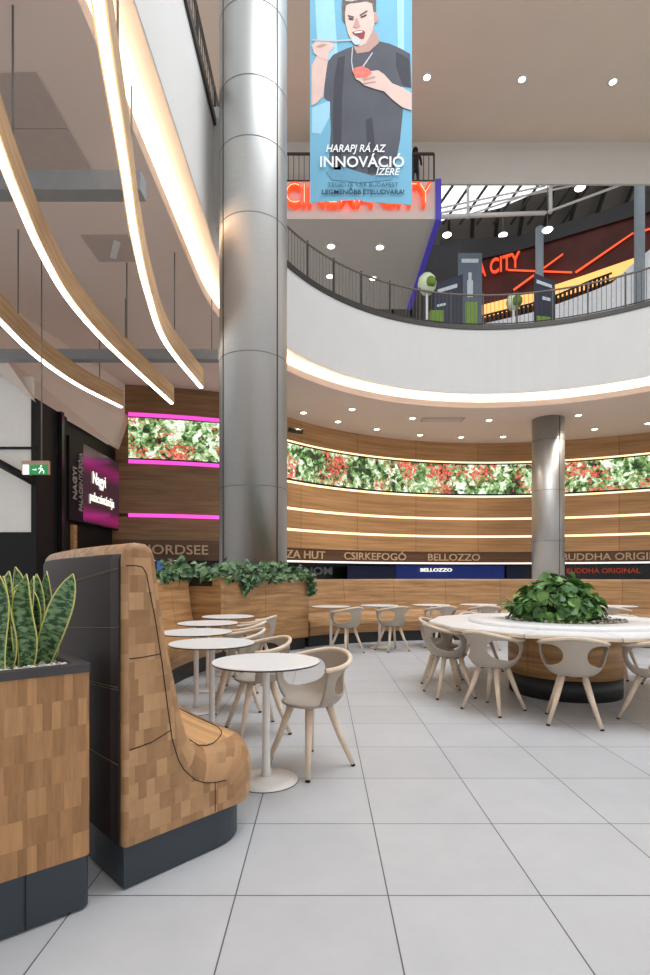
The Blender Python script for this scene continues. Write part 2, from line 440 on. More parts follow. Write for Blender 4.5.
def text_mb(body, w, h, origin, xdir, ydir, depth=.02, bold=0.0, shear=0.0, mb=None, fn=None):
    mb = mb or MB(); vs, fs = text_mesh(body, w, h, depth, bold, shear)
    xd, yd = Vector(xdir).normalized(), Vector(ydir).normalized(); zd = xd.cross(yd); o = Vector(origin or (0, 0, 0))
    b = mb.add([o+xd*v.x+yd*v.y+zd*v.z for v in vs] if fn is None else [fn(v) for v in vs])
    for f in fs: mb.face([b+i for i in f])
    return mb

C0 = (2.63, 5.75)
AC = (5.9, 11.2); RA = 8.55; RB = 8.05
FC = (7.73, 13.0); RF = 12.05
ZC, ZB, ZF = 7.5, 7.85, 10.2
YN = 2.0      # the opening runs straight toward the viewer down to this line
def opath(r, n=60):
    out = []
    for i in range(n+1):
        a = PI*i/n; out.append((AC[0]+r*math.cos(a), AC[1]+r*math.sin(a), math.cos(a), math.sin(a)))
    for i in range(1, 10):
        out.append((AC[0]-r, AC[1]+(YN-AC[1])*i/10, -1, 0))
    for i in range(n//2+1):
        a = PI+PI*i/(n//2); out.append((AC[0]+r*math.cos(a), YN+r*math.sin(a), math.cos(a), math.sin(a)))
    for i in range(1, 10):
        out.append((AC[0]+r, YN+(AC[1]-YN)*i/10, 1, 0))
    return out

# ================================================================== setting
mb = MB(); mb.poly([(-14, -8, 0), (26, -8, 0), (26, 40, 0), (-14, 40, 0)]); struct(mb, 'floor', M['floor'])

# ground storey ceiling: plate with the round opening
def plate(r, x0, x1, y0, y1, z, th):
    """slab with the oval hole cut out"""
    mb = MB(); ps = opath(r); q = []
    def outp(x, y, nx, ny):
        t = 1e9
        if nx > 1e-6: t = min(t, (x1-x)/nx)
        if nx < -1e-6: t = min(t, (x0-x)/nx)
        if ny > 1e-6: t = min(t, (y1-y)/ny)
        if ny < -1e-6: t = min(t, (y0-y)/ny)
        return x+nx*t, y+ny*t
    pts = []
    for i, p in enumerate(ps):
        o = outp(*p); pts.append((p, o))
    for i in range(len(pts)):
        (p, o), (p2, o2) = pts[i], pts[(i+1) % len(pts)]
        ring_o = [o]
        on = lambda a: (abs(a[0]-x0) < 1e-4, abs(a[0]-x1) < 1e-4, abs(a[1]-y0) < 1e-4, abs(a[1]-y1) < 1e-4)
        if not any(u and v for u, v in zip(on(o), on(o2))):
            ring_o.append((x0 if (on(o)[0] or on(o2)[0]) else x1, y0 if (on(o)[2] or on(o2)[2]) else y1))
        ring_o.append(o2)
        poly = [(p[0], p[1])]+ring_o+[(p2[0], p2[1])]
        mb.poly([(a, b, z) for a, b in poly]); mb.poly([(a, b, z+th) for a, b in reversed(poly)])
        mb.poly([(p[0], p[1], z), (p2[0], p2[1], z), (p2[0], p2[1], z+th), (p[0], p[1], z+th)])
    return mb
mb = plate(RA, -10.5, 26, -9, 27, ZC, .22)
struct(mb, 'ceiling', M['ceil'])
# cove above the lip, hiding its light strip
mb = MB(); mb.stad([(RB+.02, ZB+.005), (RA+.42, ZB+.24), (RA+.42, ZC+.2), (RA+.5, ZC+.2), (RA+.5, ZB+.34), (RB+.02, ZB+.08)])
struct(mb, 'cove_ceiling', M['cream'])
mb = MB(); mb.stad([(RA+.12, ZC+.225), (RA+.22, ZC+.225), (RA+.22, ZC+.26), (RA+.12, ZC+.26)])
tag(mb.build('cove_light_strip', M['ledcove']), 'warm light strip tucked in the cove around the round ceiling opening', 'light strip')
# bulkhead drum under the upper floor and that floor
mb = MB(); mb.stad([(RB, ZB), (RB, ZF), (RB+.3, ZF), (RB+.3, ZB+.2), (RB+.04, ZB+.1), (RB+.02, ZB)])
struct(mb, 'bulkhead_wall', M['white'], smooth=False)
mb = MB(); mb.stad([(RB-.05, ZF-.02), (RB-.05, ZF+.14), (RB+.32, ZF+.14), (RB+.32, ZF-.02)])
struct(mb, 'trim_1', M['darkmetal'])
mb = plate(RB+.3, -12, 40, -10, 48, ZF, .1)
struct(mb, 'upper_floor', M['white'])

# top soffit with its beam
mb = MB(); mb.box((7, 15.4, 18.3), (34, 10.6, .2)); struct(mb, 'soffit_ceiling', M['soffit'])
mb = MB(); mb.box((10, 20.66, 17.15), (32, .1, 1.3)); mb.box((10, 20.8, 17.95), (32, .2, .5)); struct(mb, 'beam_upper', M['beam'])

# facade rings, oak bands
def ring(mbx, r0, z0, z1, a0=150, a1=32, d=.25, n=72, m=0):
    mbx.arc([(r0, z0), (r0, z1), (r0+d, z1), (r0+d, z0)], FC, a0, a1, n, m); return mbx
mb = MB()
ring(mb, RF, 6.62, 7.52); ring(mb, RF, 3.98, 4.92); ring(mb, RF, 3.14, 3.86); ring(mb, RF, 2.34, 3.02)
ring(mb, RF+.12, 2.3, 7.5, d=.3)
struct(mb, 'wall_far', M['oakf'])
mb = MB(); ring(mb, RF+.03, 1.86, 2.36); struct(mb, 'trim_2', M['oakd'])
mb = MB(); ring(mb, RF+3.2, 0, 2.4); struct(mb, 'wall_kiosks', M['glassdark'])
mb = MB(); mb.arc([(RF+.05, 1.86), (RF+3.2, 1.95), (RF+3.2, 2.0), (RF+.05, 2.0)], FC, 150, 32, 60); struct(mb, 'ceiling_kiosks', M['glassdark'])

def strip(r, z0, z1, label, m, a0=150, a1=32, c=FC):
    mb = MB(); mb.arc([(r, z0), (r, z1), (r+.03, z1), (r+.03, z0)], c, a0, a1, 72)
    return tag(mb.build('light_strip', m), label, 'light strip', 'light strips along the oak walls')
strip(RF-.01, 6.535, 6.615, 'warm light strip running above the long curved flower screen', M['ledwarm'])
strip(RF-.01, 4.93, 5.015, 'warm light strip running just below the long curved flower screen', M['ledwarm'])
strip(RF+.02, 3.87, 3.97, 'upper of two warm light lines between bare oak bands of the curved wall', M['ledwarm'])
strip(RF+.02, 3.03, 3.13, 'lower of two warm light lines between bare oak bands of the curved wall', M['ledwarm'])
t = thing('led_screen', pol(FC, RF, 90, 5.05), 'long curved screen of green leaves and red flowers across the oak wall', 'screen')
mb = MB(); mb.arc([(RF-.03, 5.09), (RF-.03, 6.47), (RF+.05, 6.47), (RF+.05, 5.09)], FC, 150, 32, 90); mb.build('display', M['screen'], t)
mb = MB(); mb.arc([(RF-.04, 5.02), (RF-.04, 5.09), (RF+.05, 5.09), (RF+.05, 5.02)], FC, 150, 32, 90); mb.build('bezel', M['black'], t)
mb = MB(); mb.arc([(RF-.04, 6.47), (RF-.04, 6.53), (RF+.05, 6.53), (RF+.05, 6.47)], FC, 150, 32, 90); mb.build('bezel', M['black'], t)
strip(RF-.06, 1.77, 1.85, 'white light strip under the dark band of shop names', emit('canopy_strip', (236, 226, 220), .75))

def fang(px):   # angle on the facade circle seen at px
    k = (px-CX)/F; a = 1+k*k; dx, dy = FC
    b = -2*(k*dx+dy); c = dx*dx+dy*dy-RF*RF
    Y = (-b+math.sqrt(b*b-4*a*c))/(2*a)
    return math.degrees(math.atan2(Y-dy, k*Y-dx))
def fascia_text(body, px0, px1, z, h, m, r, label, name='shop_sign', bold=0.0):
    a0, a1 = fang(px0), fang(px1); w = r*R(a0-a1); am = (a0+a1)/2
    fn = lambda v: Vector((FC[0]+(r-v.z)*math.cos(R(am)-v.x/r), FC[1]+(r-v.z)*math.sin(R(am)-v.x/r), z+v.y))
    mb = text_mb(body, w, h, None, (1, 0, 0), (0, 0, 1), .05, bold, fn=fn)
    t = thing(name, pol(FC, r, am, z), label, 'sign', 'shop name signs')
    mb.build('lettering', m, t); return t
fascia_text('PIZZA HUT', 272, 325, 1.94, .33, M['signtext'], RF+.0, 'shop name of two words in tan letters on dark band, beside the steel column base', bold=.01)
fascia_text('CSIRKEFOGÓ', 344, 406, 1.94, .33, M['signtext'], RF+.0, 'long one-word shop name with accented last letter in tan on dark band', bold=.01)
fascia_text('BELLOZZO', 428, 480, 1.94, .33, M['signtext'], RF+.0, 'shop name with double Z in tan letters on dark band', bold=.01)
fascia_text('BUDDHA ORIGINAL', 562, 675, 1.94, .33, M['signtext'], RF+.0, 'two-word shop name in tan letters on dark band past the slim column', bold=.01)
# kiosks behind
def kiosk(px0, px1, z0, z1, m, label, r=RF+2.2):
    mb = MB(); mb.arc([(r, z0), (r, z1), (r+.12, z1), (r+.12, z0)], FC, fang(px0), fang(px1), 16)
    return tag(mb.build('kiosk_panel', m), label, 'kiosk panel', 'panels at the back of the shops')
kiosk(372, 415, 0, 1.7, M['bluedark'], 'dark blue kiosk panel between the grey lettering and the lit blue panel')
kiosk(416, 515, 0, 1.75, M['bluepanel'], 'wide bright blue backlit kiosk panel carrying small white lettering')
kiosk(517, 534, 0, 1.7, M['bluedark'], 'narrow blue kiosk panel next to the slim steel column')
kiosk(562, 690, 0, 1.75, M['blackgl'], 'black kiosk panel carrying red lettering')
fascia_text('BELLOZZO', 437, 466, 1.44, .17, M['whitetext'], RF+2.05, 'small lit white lettering on the blue kiosk panel', bold=.02)
fascia_text('BUDDHA ORIGINAL', 572, 640, 1.36, .24, M['redtext'], RF+2.05, 'small lit red lettering on the black kiosk panel', bold=.02)
fascia_text('FINOM', 330, 362, 1.29, .36, M['greybeam'], RF+2.6, 'blurred grey lettering inside the dark kiosk beside the ivy', bold=.03)

# facade wing behind the tall column, to the left, with its own screen
WA, WB = Vector((-7.0, 17.25)), Vector((-3.2, 18.15))
wd = (WB-WA).normalized(); wn = Vector((wd.y, -wd.x)); wl = (WB-WA).length
def wing(mbx, z0, z1, u0=0.0, u1=None, off=0.0, d=.2, m=0):
    u1 = wl if u1 is None else u1; k = 10; bow = .12
    base = len(mbx.v)
    for i in range(k+1):
        u = u0+(u1-u0)*i/k; q = u/wl; o = off+bow*4*q*(1-q)
        for zz in (z0, z1):
            for dd in (o, o-d):
                p = WA+wd*u+wn*dd; mbx.v.append(Vector((p.x, p.y, zz)))
    for i in range(k):
        a, b = base+i*4, base+(i+1)*4; ua, ub = u0+(u1-u0)*i/k, u0+(u1-u0)*(i+1)/k
        mbx.face((a, b, b+2, a+2), m, [(ua, z0), (ub, z0), (ub, z1), (ua, z1)])
        mbx.face((a+1, a+3, b+3, b+1), m); mbx.face((a+2, b+2, b+3, a+3), m); mbx.face((a, a+1, b+1, b), m)
    a = base; mbx.face((a, a+2, a+3, a+1), m); a = base+k*4; mbx.face((a, a+1, a+3, a+2), m)
    return mbx
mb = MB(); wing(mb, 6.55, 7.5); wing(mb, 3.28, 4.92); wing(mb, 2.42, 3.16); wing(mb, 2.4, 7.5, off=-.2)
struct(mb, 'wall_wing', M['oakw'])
mb = MB(); wing(mb, 1.75, 2.42, off=.02); struct(mb, 'trim_3', M['oakd'])
mb = MB(); wing(mb, 0, 1.75, off=-.8); struct(mb, 'wall_wing_base', M['glassdark'])
def wstrip(z0, z1, label):
    mb = MB(); wing(mb, z0, z1, u0=.66, off=.06, d=.05); return tag(mb.build('light_strip', M['ledpink']), label, 'light strip', 'pink light strips')
wstrip(6.46, 6.58, 'magenta light strip above the smaller flower screen')
wstrip(4.92, 5.04, 'magenta light strip directly under the smaller flower screen')
wstrip(3.16, 3.28, 'magenta light strip low on the plain oak wing')
t = thing('led_screen', (WA.x, WA.y, 5.04), 'smaller screen of red and green flowers between magenta strips, beside the tall column', 'screen')
mb = MB(); wing(mb, 5.09, 6.41, u0=.66, off=.05, d=.04); mb.build('display', M['screen2'], t)
mb = MB(); wing(mb, 5.045, 5.09, u0=.66, off=.055, d=.045); mb.build('bezel', M['black'], t)
t = thing('shop_sign', P(176, 555, 17.6), 'shop name in tan letters on the dark band under the magenta lit wing', 'sign', 'shop name signs')
a, b = P(143, 554.5, 17.55), P(210, 554.5, 17.9)
text_mb('NORDSEE', (b-a).length, .32, (a+b)/2+Vector((0, -.28, 0)), (wd.x, wd.y, 0), (0, 0, 1), .03, .01).build('lettering', M['signtext'], t)
t = thing('poster', (P(166, 573, 16.2).x, 16.2, 0), 'small blue and pink poster board behind the bench top and the ivy', 'poster')
a = P(165, 567, 16.2); mb = MB(); mb.box((a.x, a.y, .87), (.55, .04, 1.74)); mb.build('board', M['glassdark'], t)
mb = MB(); mb.box(P(161, 567, 16.2)+Vector((0, -.04, 0)), (.22, .03, .38)); mb.build('blue_print', M['pblue'], t)
mb = MB(); mb.lathe([(.0, -.01), (.07, -.01), (.17, -.01), (.17, .02), (.07, .02), (.07, -.01)], 20)
for v in mb.v: v.x, v.y, v.z = v.x, v.z, v.y
pp = P(169.5, 567, 16.2)+Vector((0, -.06, 0))
for v in mb.v: v += pp
mb.build('pink_print', M['pink'], t)

# shopfront down the side
XS = -6.7
mb = MB(); mb.box((XS-.06, 13.15, 2.7), (.12, 1.5, 5.4)); struct(mb, 'trim_4', M['black'])
mb = MB(); mb.box((XS+.06, 13.45, 2.7), (.12, .12, 5.4)); struct(mb, 'trim_5', M['blackgl'])
mb = MB(); mb.box((XS-.4, 15.65, 1.4), (.5, 3.5, 2.8)); struct(mb, 'wall_shopfront', M['black'])
mb = MB(); mb.box((XS-.4, 15.65, 5.17), (.6, 3.5, .46)); struct(mb, 'trim_6', M['black'])
mb = MB(); mb.box((XS-1.72, 12.5, 1.13), (3.2, .1, 2.27)); struct(mb, 'wall_left_base', M['black'])
mb = MB(); mb.box((XS-1.72, 12.5, 4.1), (3.2, .1, 3.66)); struct(mb, 'wall_left', M['blinder'])
mb = MB(); mb.box((XS-1.6, 12.42, 4.24), (3.2, .06, .05)); struct(mb, 'trim_7', M['black'])
mb = MB(); a, b = P(-12, 457, 12.2), P(34, 482, 12.2); mb.tube([a, b], .09, 4); struct(mb, 'trim_8', M['black'])
mb = MB()
L0, L1, L2 = Vector((-8.3, 6, 6.33)), Vector((-7.29, 11.97, 6.33)), Vector((-6.41, 17.6, 6.33))
dn, cn, en = Vector((XS, 12.4, 5.3)), Vector((XS, 17.6, 5.39)), Vector((-8.3, 12.4, 6.6))
up = Vector((0, 0, 1.2))
mb.poly([L0, L1, L1+up, L0+up]); mb.poly([L1, L2, L2+up, L1+up]); mb.poly([L1, L2, cn, dn]); mb.poly([L1, dn, en]); mb.poly([L0, L1, en])
struct(mb, 'bulkhead_shopfront', M['ceil'])
# lit shop sign
def glow_sign():
    m, nt, b = new_mat('shop_sign_face'); N, L = nt.nodes.new, nt.links.new
    tc = N('ShaderNodeTexCoord'); sp = N('ShaderNodeSeparateXYZ'); L(tc.outputs['UV'], sp.inputs[0])
    r = N('ShaderNodeValToRGB'); e = r.color_ramp.elements
    mr = N('ShaderNodeMapRange'); mr.inputs[1].default_value = 2.72; mr.inputs[2].default_value = 4.94; L(sp.outputs[1], mr.inputs[0])
    e[0].position = 0; e[0].color = lin((60, 20, 40)); e[1].position = 1; e[1].color = lin((50, 36, 44))
    for p, c in ((.1, (150, 24, 96)), (.24, (60, 34, 44)), (.62, (58, 36, 46)), (.78, (136, 26, 92)), (.9, (60, 36, 48))):
        x = e.new(p); x.color = lin(c)
    L(mr.outputs[0], r.inputs['Fac']); b.inputs['Base Color'].default_value = (.02, .01, .015, 1)
    L(r.outputs['Color'], b.inputs['Emission Color']); b.inputs['Emission Strength'].default_value = .8; b.inputs['Roughness'].default_value = .2
    return m
t = thing('shop_sign', (XS, 15.6, 2.7), 'big black and magenta lit shop sign board on the side shopfront', 'sign')
mb = MB(); mb.box((XS-.05, 15.65, 3.83), (.2, 3.46, 2.22)); mb.build('board', M['black'], t)
mb = MB(); mb.poly([(XS+.056, 14.72, 2.76), (XS+.056, 17.36, 2.76), (XS+.056, 17.36, 4.92), (XS+.056, 14.72, 4.92)], uv=[(0, 2.76), (1, 2.76), (1, 4.92), (0, 4.92)]); mb.build('lit_face', glow_sign(), t)
mb = MB(); text_mb('Nagyi', .9, .36, (XS+.075, 15.75, 3.92), (0, 1, 0), (0, 0, 1), .012, .008, mb=mb)
text_mb('palacsintázója', 1.75, .28, (XS+.075, 15.98, 3.4), (0, 1, 0), (0, 0, 1), .012, .006, mb=mb); mb.build('lit_lettering', M['whitetext'], t)
mb = MB(); text_mb('NAGYI', .85, .21, (XS+.08, 14.27, 3.72), (0, 0, 1), (0, -1, 0), .03, .01, mb=mb)
text_mb('PALACSINTÁZÓJA', 1.6, .21, (XS+.08, 14.62, 3.82), (0, 0, 1), (0, -1, 0), .03, .01, mb=mb); mb.build('upright_lettering', mat('grey_letters', (170, 158, 156), .5), t)
mb = MB(); mb.box((XS+.06, 14.15, 1.3), (.08, .22, 2.6)); tag(mb.build('wooden_post', M['oak']), 'narrow wooden post under the magenta shop sign', 'post')

# hanging exit sign
t = thing('exit_sign', P(36, 476, 9.4), 'green and white emergency exit sign hanging from the ceiling', 'sign')
a = P(36, 469, 9.4)
mb = MB(); mb.box(a+Vector((0, 0, .02)), (.47, .07, .24)); mb.build('housing', mat('exit_housing', (186, 150, 128), .5), t)
mb = MB(); mb.box(a+Vector((.07, -.045, -.02)), (.30, .02, .17)); mb.build('green_panel', M['exitgreen'], t)
mb = MB(); mb.box(a+Vector((-.155, -.045, -.02)), (.1, .02, .17)); mb.build('white_panel', M['exitwhite'], t)
mb = MB()
for pl in ([(.11, .03), (.135, .03), (.135, .055), (.11, .055)], [(.10, .02), (.15, .0), (.145, -.03), (.11, -.02)], [(.10, .015), (.07, -.01), (.075, -.02), (.11, .0)], [(.11, -.02), (.09, -.06), (.075, -.09), (.09, -.09), (.13, -.03)], [(.13, -.03), (.16, -.05), (.155, -.09), (.17, -.09), (.175, -.04), (.145, -.015)], [(-.03, -.015), (.02, -.015), (.02, .0), (.045, -.022), (.02, -.044), (.02, -.03), (-.03, -.03)]):
    mb.poly([a+Vector((x, -.058, z)) for x, z in pl])
mb.build('pictogram', M['exitwhite'], t)
mb = MB(); mb.tube([a+Vector((.1, 0, .13)), Vector((a.x+.1, a.y, ZC))], .012, 6); mb.build('rod', M['cable'], t)

# ================================================================== columns
def column(x, y, r, z1, joints, seams, label):
    t = thing('steel_column', (x, y, 0), label, 'column')
    mb = MB(); mb.lathe([(r, 0), (r, z1)], 96, (x, y, 0)); mb.build('cladding', M['steel'], t)
    for j in joints:
        mb = MB(); mb.lathe([(r-.01, j-.012), (r+.003, j-.008), (r+.003, j+.008), (r-.01, j+.008)], 96, (x, y, 0), smooth=False); mb.build('joint_ring', M['jointgrey'], t)
    for a in seams:
        p = pol((x, y), r+.0, a); q = Matrix.Rotation(R(a), 3, 'Z')
        mb = MB(); mb.box((p.x, p.y, z1/2), (.016, .022, z1-.02), ax=q); mb.build('joint_strip', M['darkmetal'], t)
    return t
column(-1.283, 9.9, .627, 18.15, (2.84, 5.2, 7.64, 8.98, 10.05, 11.4, 12.8, 14.2, 15.6, 17), (-40, -142, 60, 140), 'tall brushed steel column rising past the balcony from the ivy planter')
column(9.06, 21.2, .61, ZC-.01, (2.6, 4.6, 6.6), (-70, 110), 'slim distant steel column in front of the flower screen, behind the leafy planter')

# pilaster at the bulkhead beside the tall column
mb = MB(); mb.box((-2.12, 10.75, 9.4), (.34, .5, 2.3)); struct(mb, 'trim_9', M['white'])

# ================================================================== balcony railing
def railing(a0, a1, posts, nb, label, group=None):
    t = thing('balcony_railing', pol(AC, RB+.12, (a0+a1)/2, ZF+.14), label, 'railing', group)
    r = RB+.12
    def at(a, z): return pol(AC, r, a, z) if a <= 180 else Vector((AC[0]-r, AC[1]-(a-180)*.1, z))
    def arcpts(z, n=60): return [at(a0+(a1-a0)*i/n, z) for i in range(n+1)]
    mb = MB(); mb.tube(arcpts(11.5), .035, 8); mb.build('top_rail', mat('rail_grey', (120, 112, 104), .4, .4), t)
    mb = MB(); mb.tube(arcpts(10.45), .02, 6); mb.build('bottom_rail', M['darkmetal'], t)
    po = None; bo = None
    for a in posts:
        if po is None:
            mb = MB(); mb.box((0, 0, .62), (.045, .05, 1.32)); po = mb.build('post', M['darkmetal'], t, local=True); o = po
        else:
            o = po.copy(); col.objects.link(o)
        o.location = at(a, ZF+.1)-t.location; o.rotation_euler = (0, 0, R(min(a, 180)))
    for i in range(nb):
        a = a0+(a1-a0)*(i+.5)/nb
        if bo is None:
            mb = MB(); mb.box((0, 0, .52), (.012, .012, 1.02)); bo = mb.build('baluster', M['darkmetal'], t, local=True); o = bo
        else:
            o = bo.copy(); col.objects.link(o)
        o.location = at(a, 10.46)-t.location
    return t
railing(149, 49, [149, 141, 132.5, 124, 115.5, 107, 98.5, 90, 81.5, 73, 65, 57, 49], 96, 'long curved metal balcony railing around the far side of the opening')
railing(260, 172, [260, 244, 228, 212, 196, 180], 56, 'short stretch of balcony railing above the white bulkhead, beside the tall column')

# ================================================================== downlights
dl = None
def downlight(p, label, group, r=.11):
    global dl
    if dl is None:
        dl = thing('downlight', (0, 0, 0), 'x', 'downlight')
        mb = MB(); mb.lathe([(.072, -.012), (.11, -.012), (.115, 0), (.072, 0), (.072, -.012)], 24); mb.build('trim_ring', M['white'], dl, local=True)
        mb = MB(); mb.lathe([(0, -.03), (.05, -.026), (.074, -.014)], 24); mb.build('lens', M['lamp'], dl, local=True, fix=False)
        o = dl
    else: o = copy_tree(dl)
    o.location = p; o.scale = (r/.11,)*3; tag(o, label, 'downlight', group); return o
lowl = [(303.5, 412.4, 'nearest the tall column'), (352, 409, 'second from the tall column, outer row'), (338, 421.4, 'close to the oak wall, second along it'), (376.7, 429, 'close to the oak wall above the leafy screen start'),
        (412.5, 418, 'beside the ceiling air grille'), (489, 420, 'between the air grille and the slim column'), (420, 434.7, 'near the oak wall below the air grille'), (461, 437, 'near the oak wall midway along the screen'),
        (503, 436.5, 'near the oak wall just before the slim column'), (578.4, 415, 'just past the slim column, at the ceiling lip'), (594.6, 429, 'past the slim column near the oak wall'), (648, 423, 'at the far end past the slim column')]
for x, y, l in lowl: downlight(PZ(x, y, ZC-.002), 'round ceiling downlight '+l, 'downlights in the lower ceiling', .17)
for x, y, l in ((427, 77, 'next to the hanging banner'), (522, 79, 'midway along the row'), (613, 81.5, 'farthest along the row from the banner')):
    downlight(PZ(x, y, 18.198), 'bright downlight in the high soffit '+l, 'downlights in the high soffit', .17)
for x, y, l in ((331, 246, 'front row, nearer the tall column'), (380, 247, 'front row, nearer the indigo edge'), (330, 276, 'back row, nearer the tall column'), (373, 278, 'back row, nearer the indigo edge')):
    downlight(PZ(x, y, 14.378), 'downlight under the cinema mezzanine, '+l, 'downlights under the mezzanine', .22)
p, q = PZ(419, 423, ZC), PZ(467, 415.5, ZC)
t = thing('air_grille', ((p.x+q.x)/2, (p.y+q.y)/2, ZC-.02), 'rectangular air grille in the lower ceiling above the flower screen', 'vent')
mb = MB(); mb.box(t.location, (1.7, .5, .03)); mb.build('frame', M['hatch'], t)
mb = MB()
for i in range(5): mb.box(t.location+Vector((0, -.18+.09*i, -.02)), (1.5, .03, .02))
mb.build('slats', M['ceil'], t)
# ceiling hatch, diffuser
mb = MB(); mb.box((-4.4, 6.96, ZC-.008), (1.7, .8, .016)); tag(mb.build('ceiling_hatch', M['hatch']), 'flat ceiling access panel, the one closer to the top edge', 'hatch', 'ceiling access panels')
mb = MB(); mb.box((-4.4, 7.79, ZC-.008), (1.7, .8, .016)); tag(mb.build('ceiling_hatch', M['hatch']), 'flat ceiling access panel above the grey steel beam', 'hatch', 'ceiling access panels')
t = thing('ceiling_diffuser', (-4.0, 10.1, ZC-.02), 'square ceiling air diffuser between the curved pendant lamps', 'vent')
mb = MB(); mb.box((-4.0, 10.1, ZC-.012), (.85, .8, .024)); mb.build('frame', M['hatch'], t)
mb = MB(); mb.box((-3.95, 10.1, ZC-.03), (.12, .6, .02), .5); mb.build('blade', M['white'], t)

# ================================================================== curved pendant lamps
def smooth(pts, k=8):
    pts = [Vector((p[0], p[1], 0)) for p in pts]; out = []
    q = [pts[0]*2-pts[1]]+pts+[pts[-1]*2-pts[-2]]
    for i in range(1, len(q)-2):
        for j in range(k):
            t = j/k
            out.append(.5*((2*q[i])+(q[i+1]-q[i-1])*t+(2*q[i-1]-5*q[i]+4*q[i+1]-q[i+2])*t*t+(3*q[i]-q[i-1]-3*q[i+1]+q[i+2])*t**3))
    out.append(pts[-1]); return out
def ribbon(mb, pts, w, z0, z1, m=0):
    k = len(pts); base = len(mb.v); acc = 0
    for i, p in enumerate(pts):
        t = (pts[min(i+1, k-1)]-pts[max(i-1, 0)]).normalized(); nn = Vector((t.y, -t.x, 0))
        mb.v += [Vector((p.x, p.y, z0))+nn*w/2, Vector((p.x, p.y, z1))+nn*w/2, Vector((p.x, p.y, z1))-nn*w/2, Vector((p.x, p.y, z0))-nn*w/2]
    for i in range(k-1):
        l = (pts[i+1]-pts[i]).length; a, b = base+4*i, base+4*i+4
        for q in range(4):
            v0, v1 = (z0, z1) if q % 2 == 0 else (0, w)
            mb.face((a+q, a+(q+1) % 4, b+(q+1) % 4, b+q), m, [(acc, v0), (acc, v1), (acc+l, v1), (acc+l, v0)])
        acc += l
    mb.face((base, base+1, base+2, base+3), m); e = base+4*(k-1); mb.face((e+3, e+2, e+1, e), m)
def pendant(pts, cab, label):
    s = smooth(pts); t = thing('pendant_lamp', (s[len(s)//2].x, s[len(s)//2].y, 5.5), label, 'lamp', 'curved oak pendant lamps')
    mb = MB(); ribbon(mb, s, .12, 5.52, 5.92); mb.build('oak_fin', M['lampwood'], t)
    mb = MB(); ribbon(mb, s, .075, 5.495, 5.52); mb.build('light_strip', M['led'], t)
    for i in cab:
        p = s[min(i, len(s)-1)]; mb = MB(); mb.tube([(p.x, p.y, 5.9), (p.x, p.y, ZC)], .012, 6); mb.build('cable', M['cable'], t)
pendant([(-1.2, 2.3), (-1.42, 3.1), (-1.65, 3.9), (-1.76, 4.31), (-1.89, 4.83), (-2.09, 5.64), (-2.35, 6.64), (-2.64, 8.04), (-2.86, 9.71), (-2.74, 12.0)], [34, 66], 'curved oak pendant lamp closest to the round opening')
pendant([(-2.55, 3.6), (-2.95, 4.5), (-3.24, 5.32), (-3.44, 5.98), (-3.69, 6.94), (-3.91, 8.2), (-3.94, 9.88), (-3.72, 13.1)], [22, 50], 'middle one of three curved oak pendant lamps')
pendant([(-4.95, 6.6), (-5.25, 7.8), (-5.4, 8.87), (-5.55, 10.3), (-5.47, 11.8), (-5.08, 13.4)], [20, 36], 'curved oak pendant lamp closest to the side shopfront')
def hbeam(y, x1, hgt, label):
    t = thing('suspension_beam', ((x1-6)/2, y, 6.1), label, 'beam', 'grey beams above the pendant lamps')
    mb = MB(); mb.box(((x1-9)/2, y, 6.1+hgt/2), (x1+9, .22, hgt)); mb.build('bar', M['greybeam'], t)
    for x in (x1-.15, x1-2.1): mb = MB(); mb.tube([(x, y, 6.1+hgt), (x, y, ZC)], .012, 6); mb.build('cable', M['cable'], t)
hbeam(6.75, -2.28, .25, 'grey steel beam across the ceiling, the one nearer the viewer')
hbeam(11.95, -2.34, .22, 'grey steel beam across the ceiling close to the oak wing')

# security camera
t = thing('security_camera', P(296, 431, 20.3), 'small dark security camera on the oak wall beside the tall column', 'camera')
a = P(296, 431, 20.3)
mb = MB(); mb.tube([a+Vector((-.28, 0, .05)), a+Vector((.24, -.1, -.06))], .1, 10); mb.build('housing', M['darkmetal'], t)
mb = MB(); mb.tube([a+Vector((.235, -.1, -.06)), a+Vector((.25, -.104, -.063))], .08, 10); mb.build('lens', M['blackgl'], t)
mb = MB(); mb.tube([a+Vector((-.1, 0, .05)), a+Vector((-.12, .3, .1))], .03, 6); mb.build('bracket', M['darkmetal'], t)

# ================================================================== mezzanine with cinema sign
YF, ZS = 19.5, 14.38
mb = MB(); mb.box((-3.3, 22.8, 15.07), (15.0, 6.6, 1.38)); struct(mb, 'mezzanine_wall', M['beam'])
t = thing('neon_trim', (4.25, YF, ZS), 'indigo glowing edge along the mezzanine corner', 'light strip')
mb = MB(); mb.box((4.28, YF-.03, 15.05), (.2, .14, 1.5)); mb.build('upright', M['indigo'], t)
mb = MB(); mb.box((4.28, 22.75, ZS-.03), (.2, 6.5, .14)); mb.build('return', M['indigo'], t)
t = thing('neon_sign', (1.33, YF-.1, 14.7), 'orange neon cinema sign on the mezzanine front behind the hanging banner', 'sign')
text_mb('CINEMA CITY', 5.35, .86, (1.33, YF-.16, 14.74), (1, 0, 0), (0, 0, 1), .22, .015).build('lettering', M['orange'], t)
text_mb('CINEMA CITY', 5.27, .80, (1.33, YF-.285, 14.77), (1, 0, 0), (0, 0, 1), .02, -.034).build('glowing_lettering_core', M['neoncore'], t)
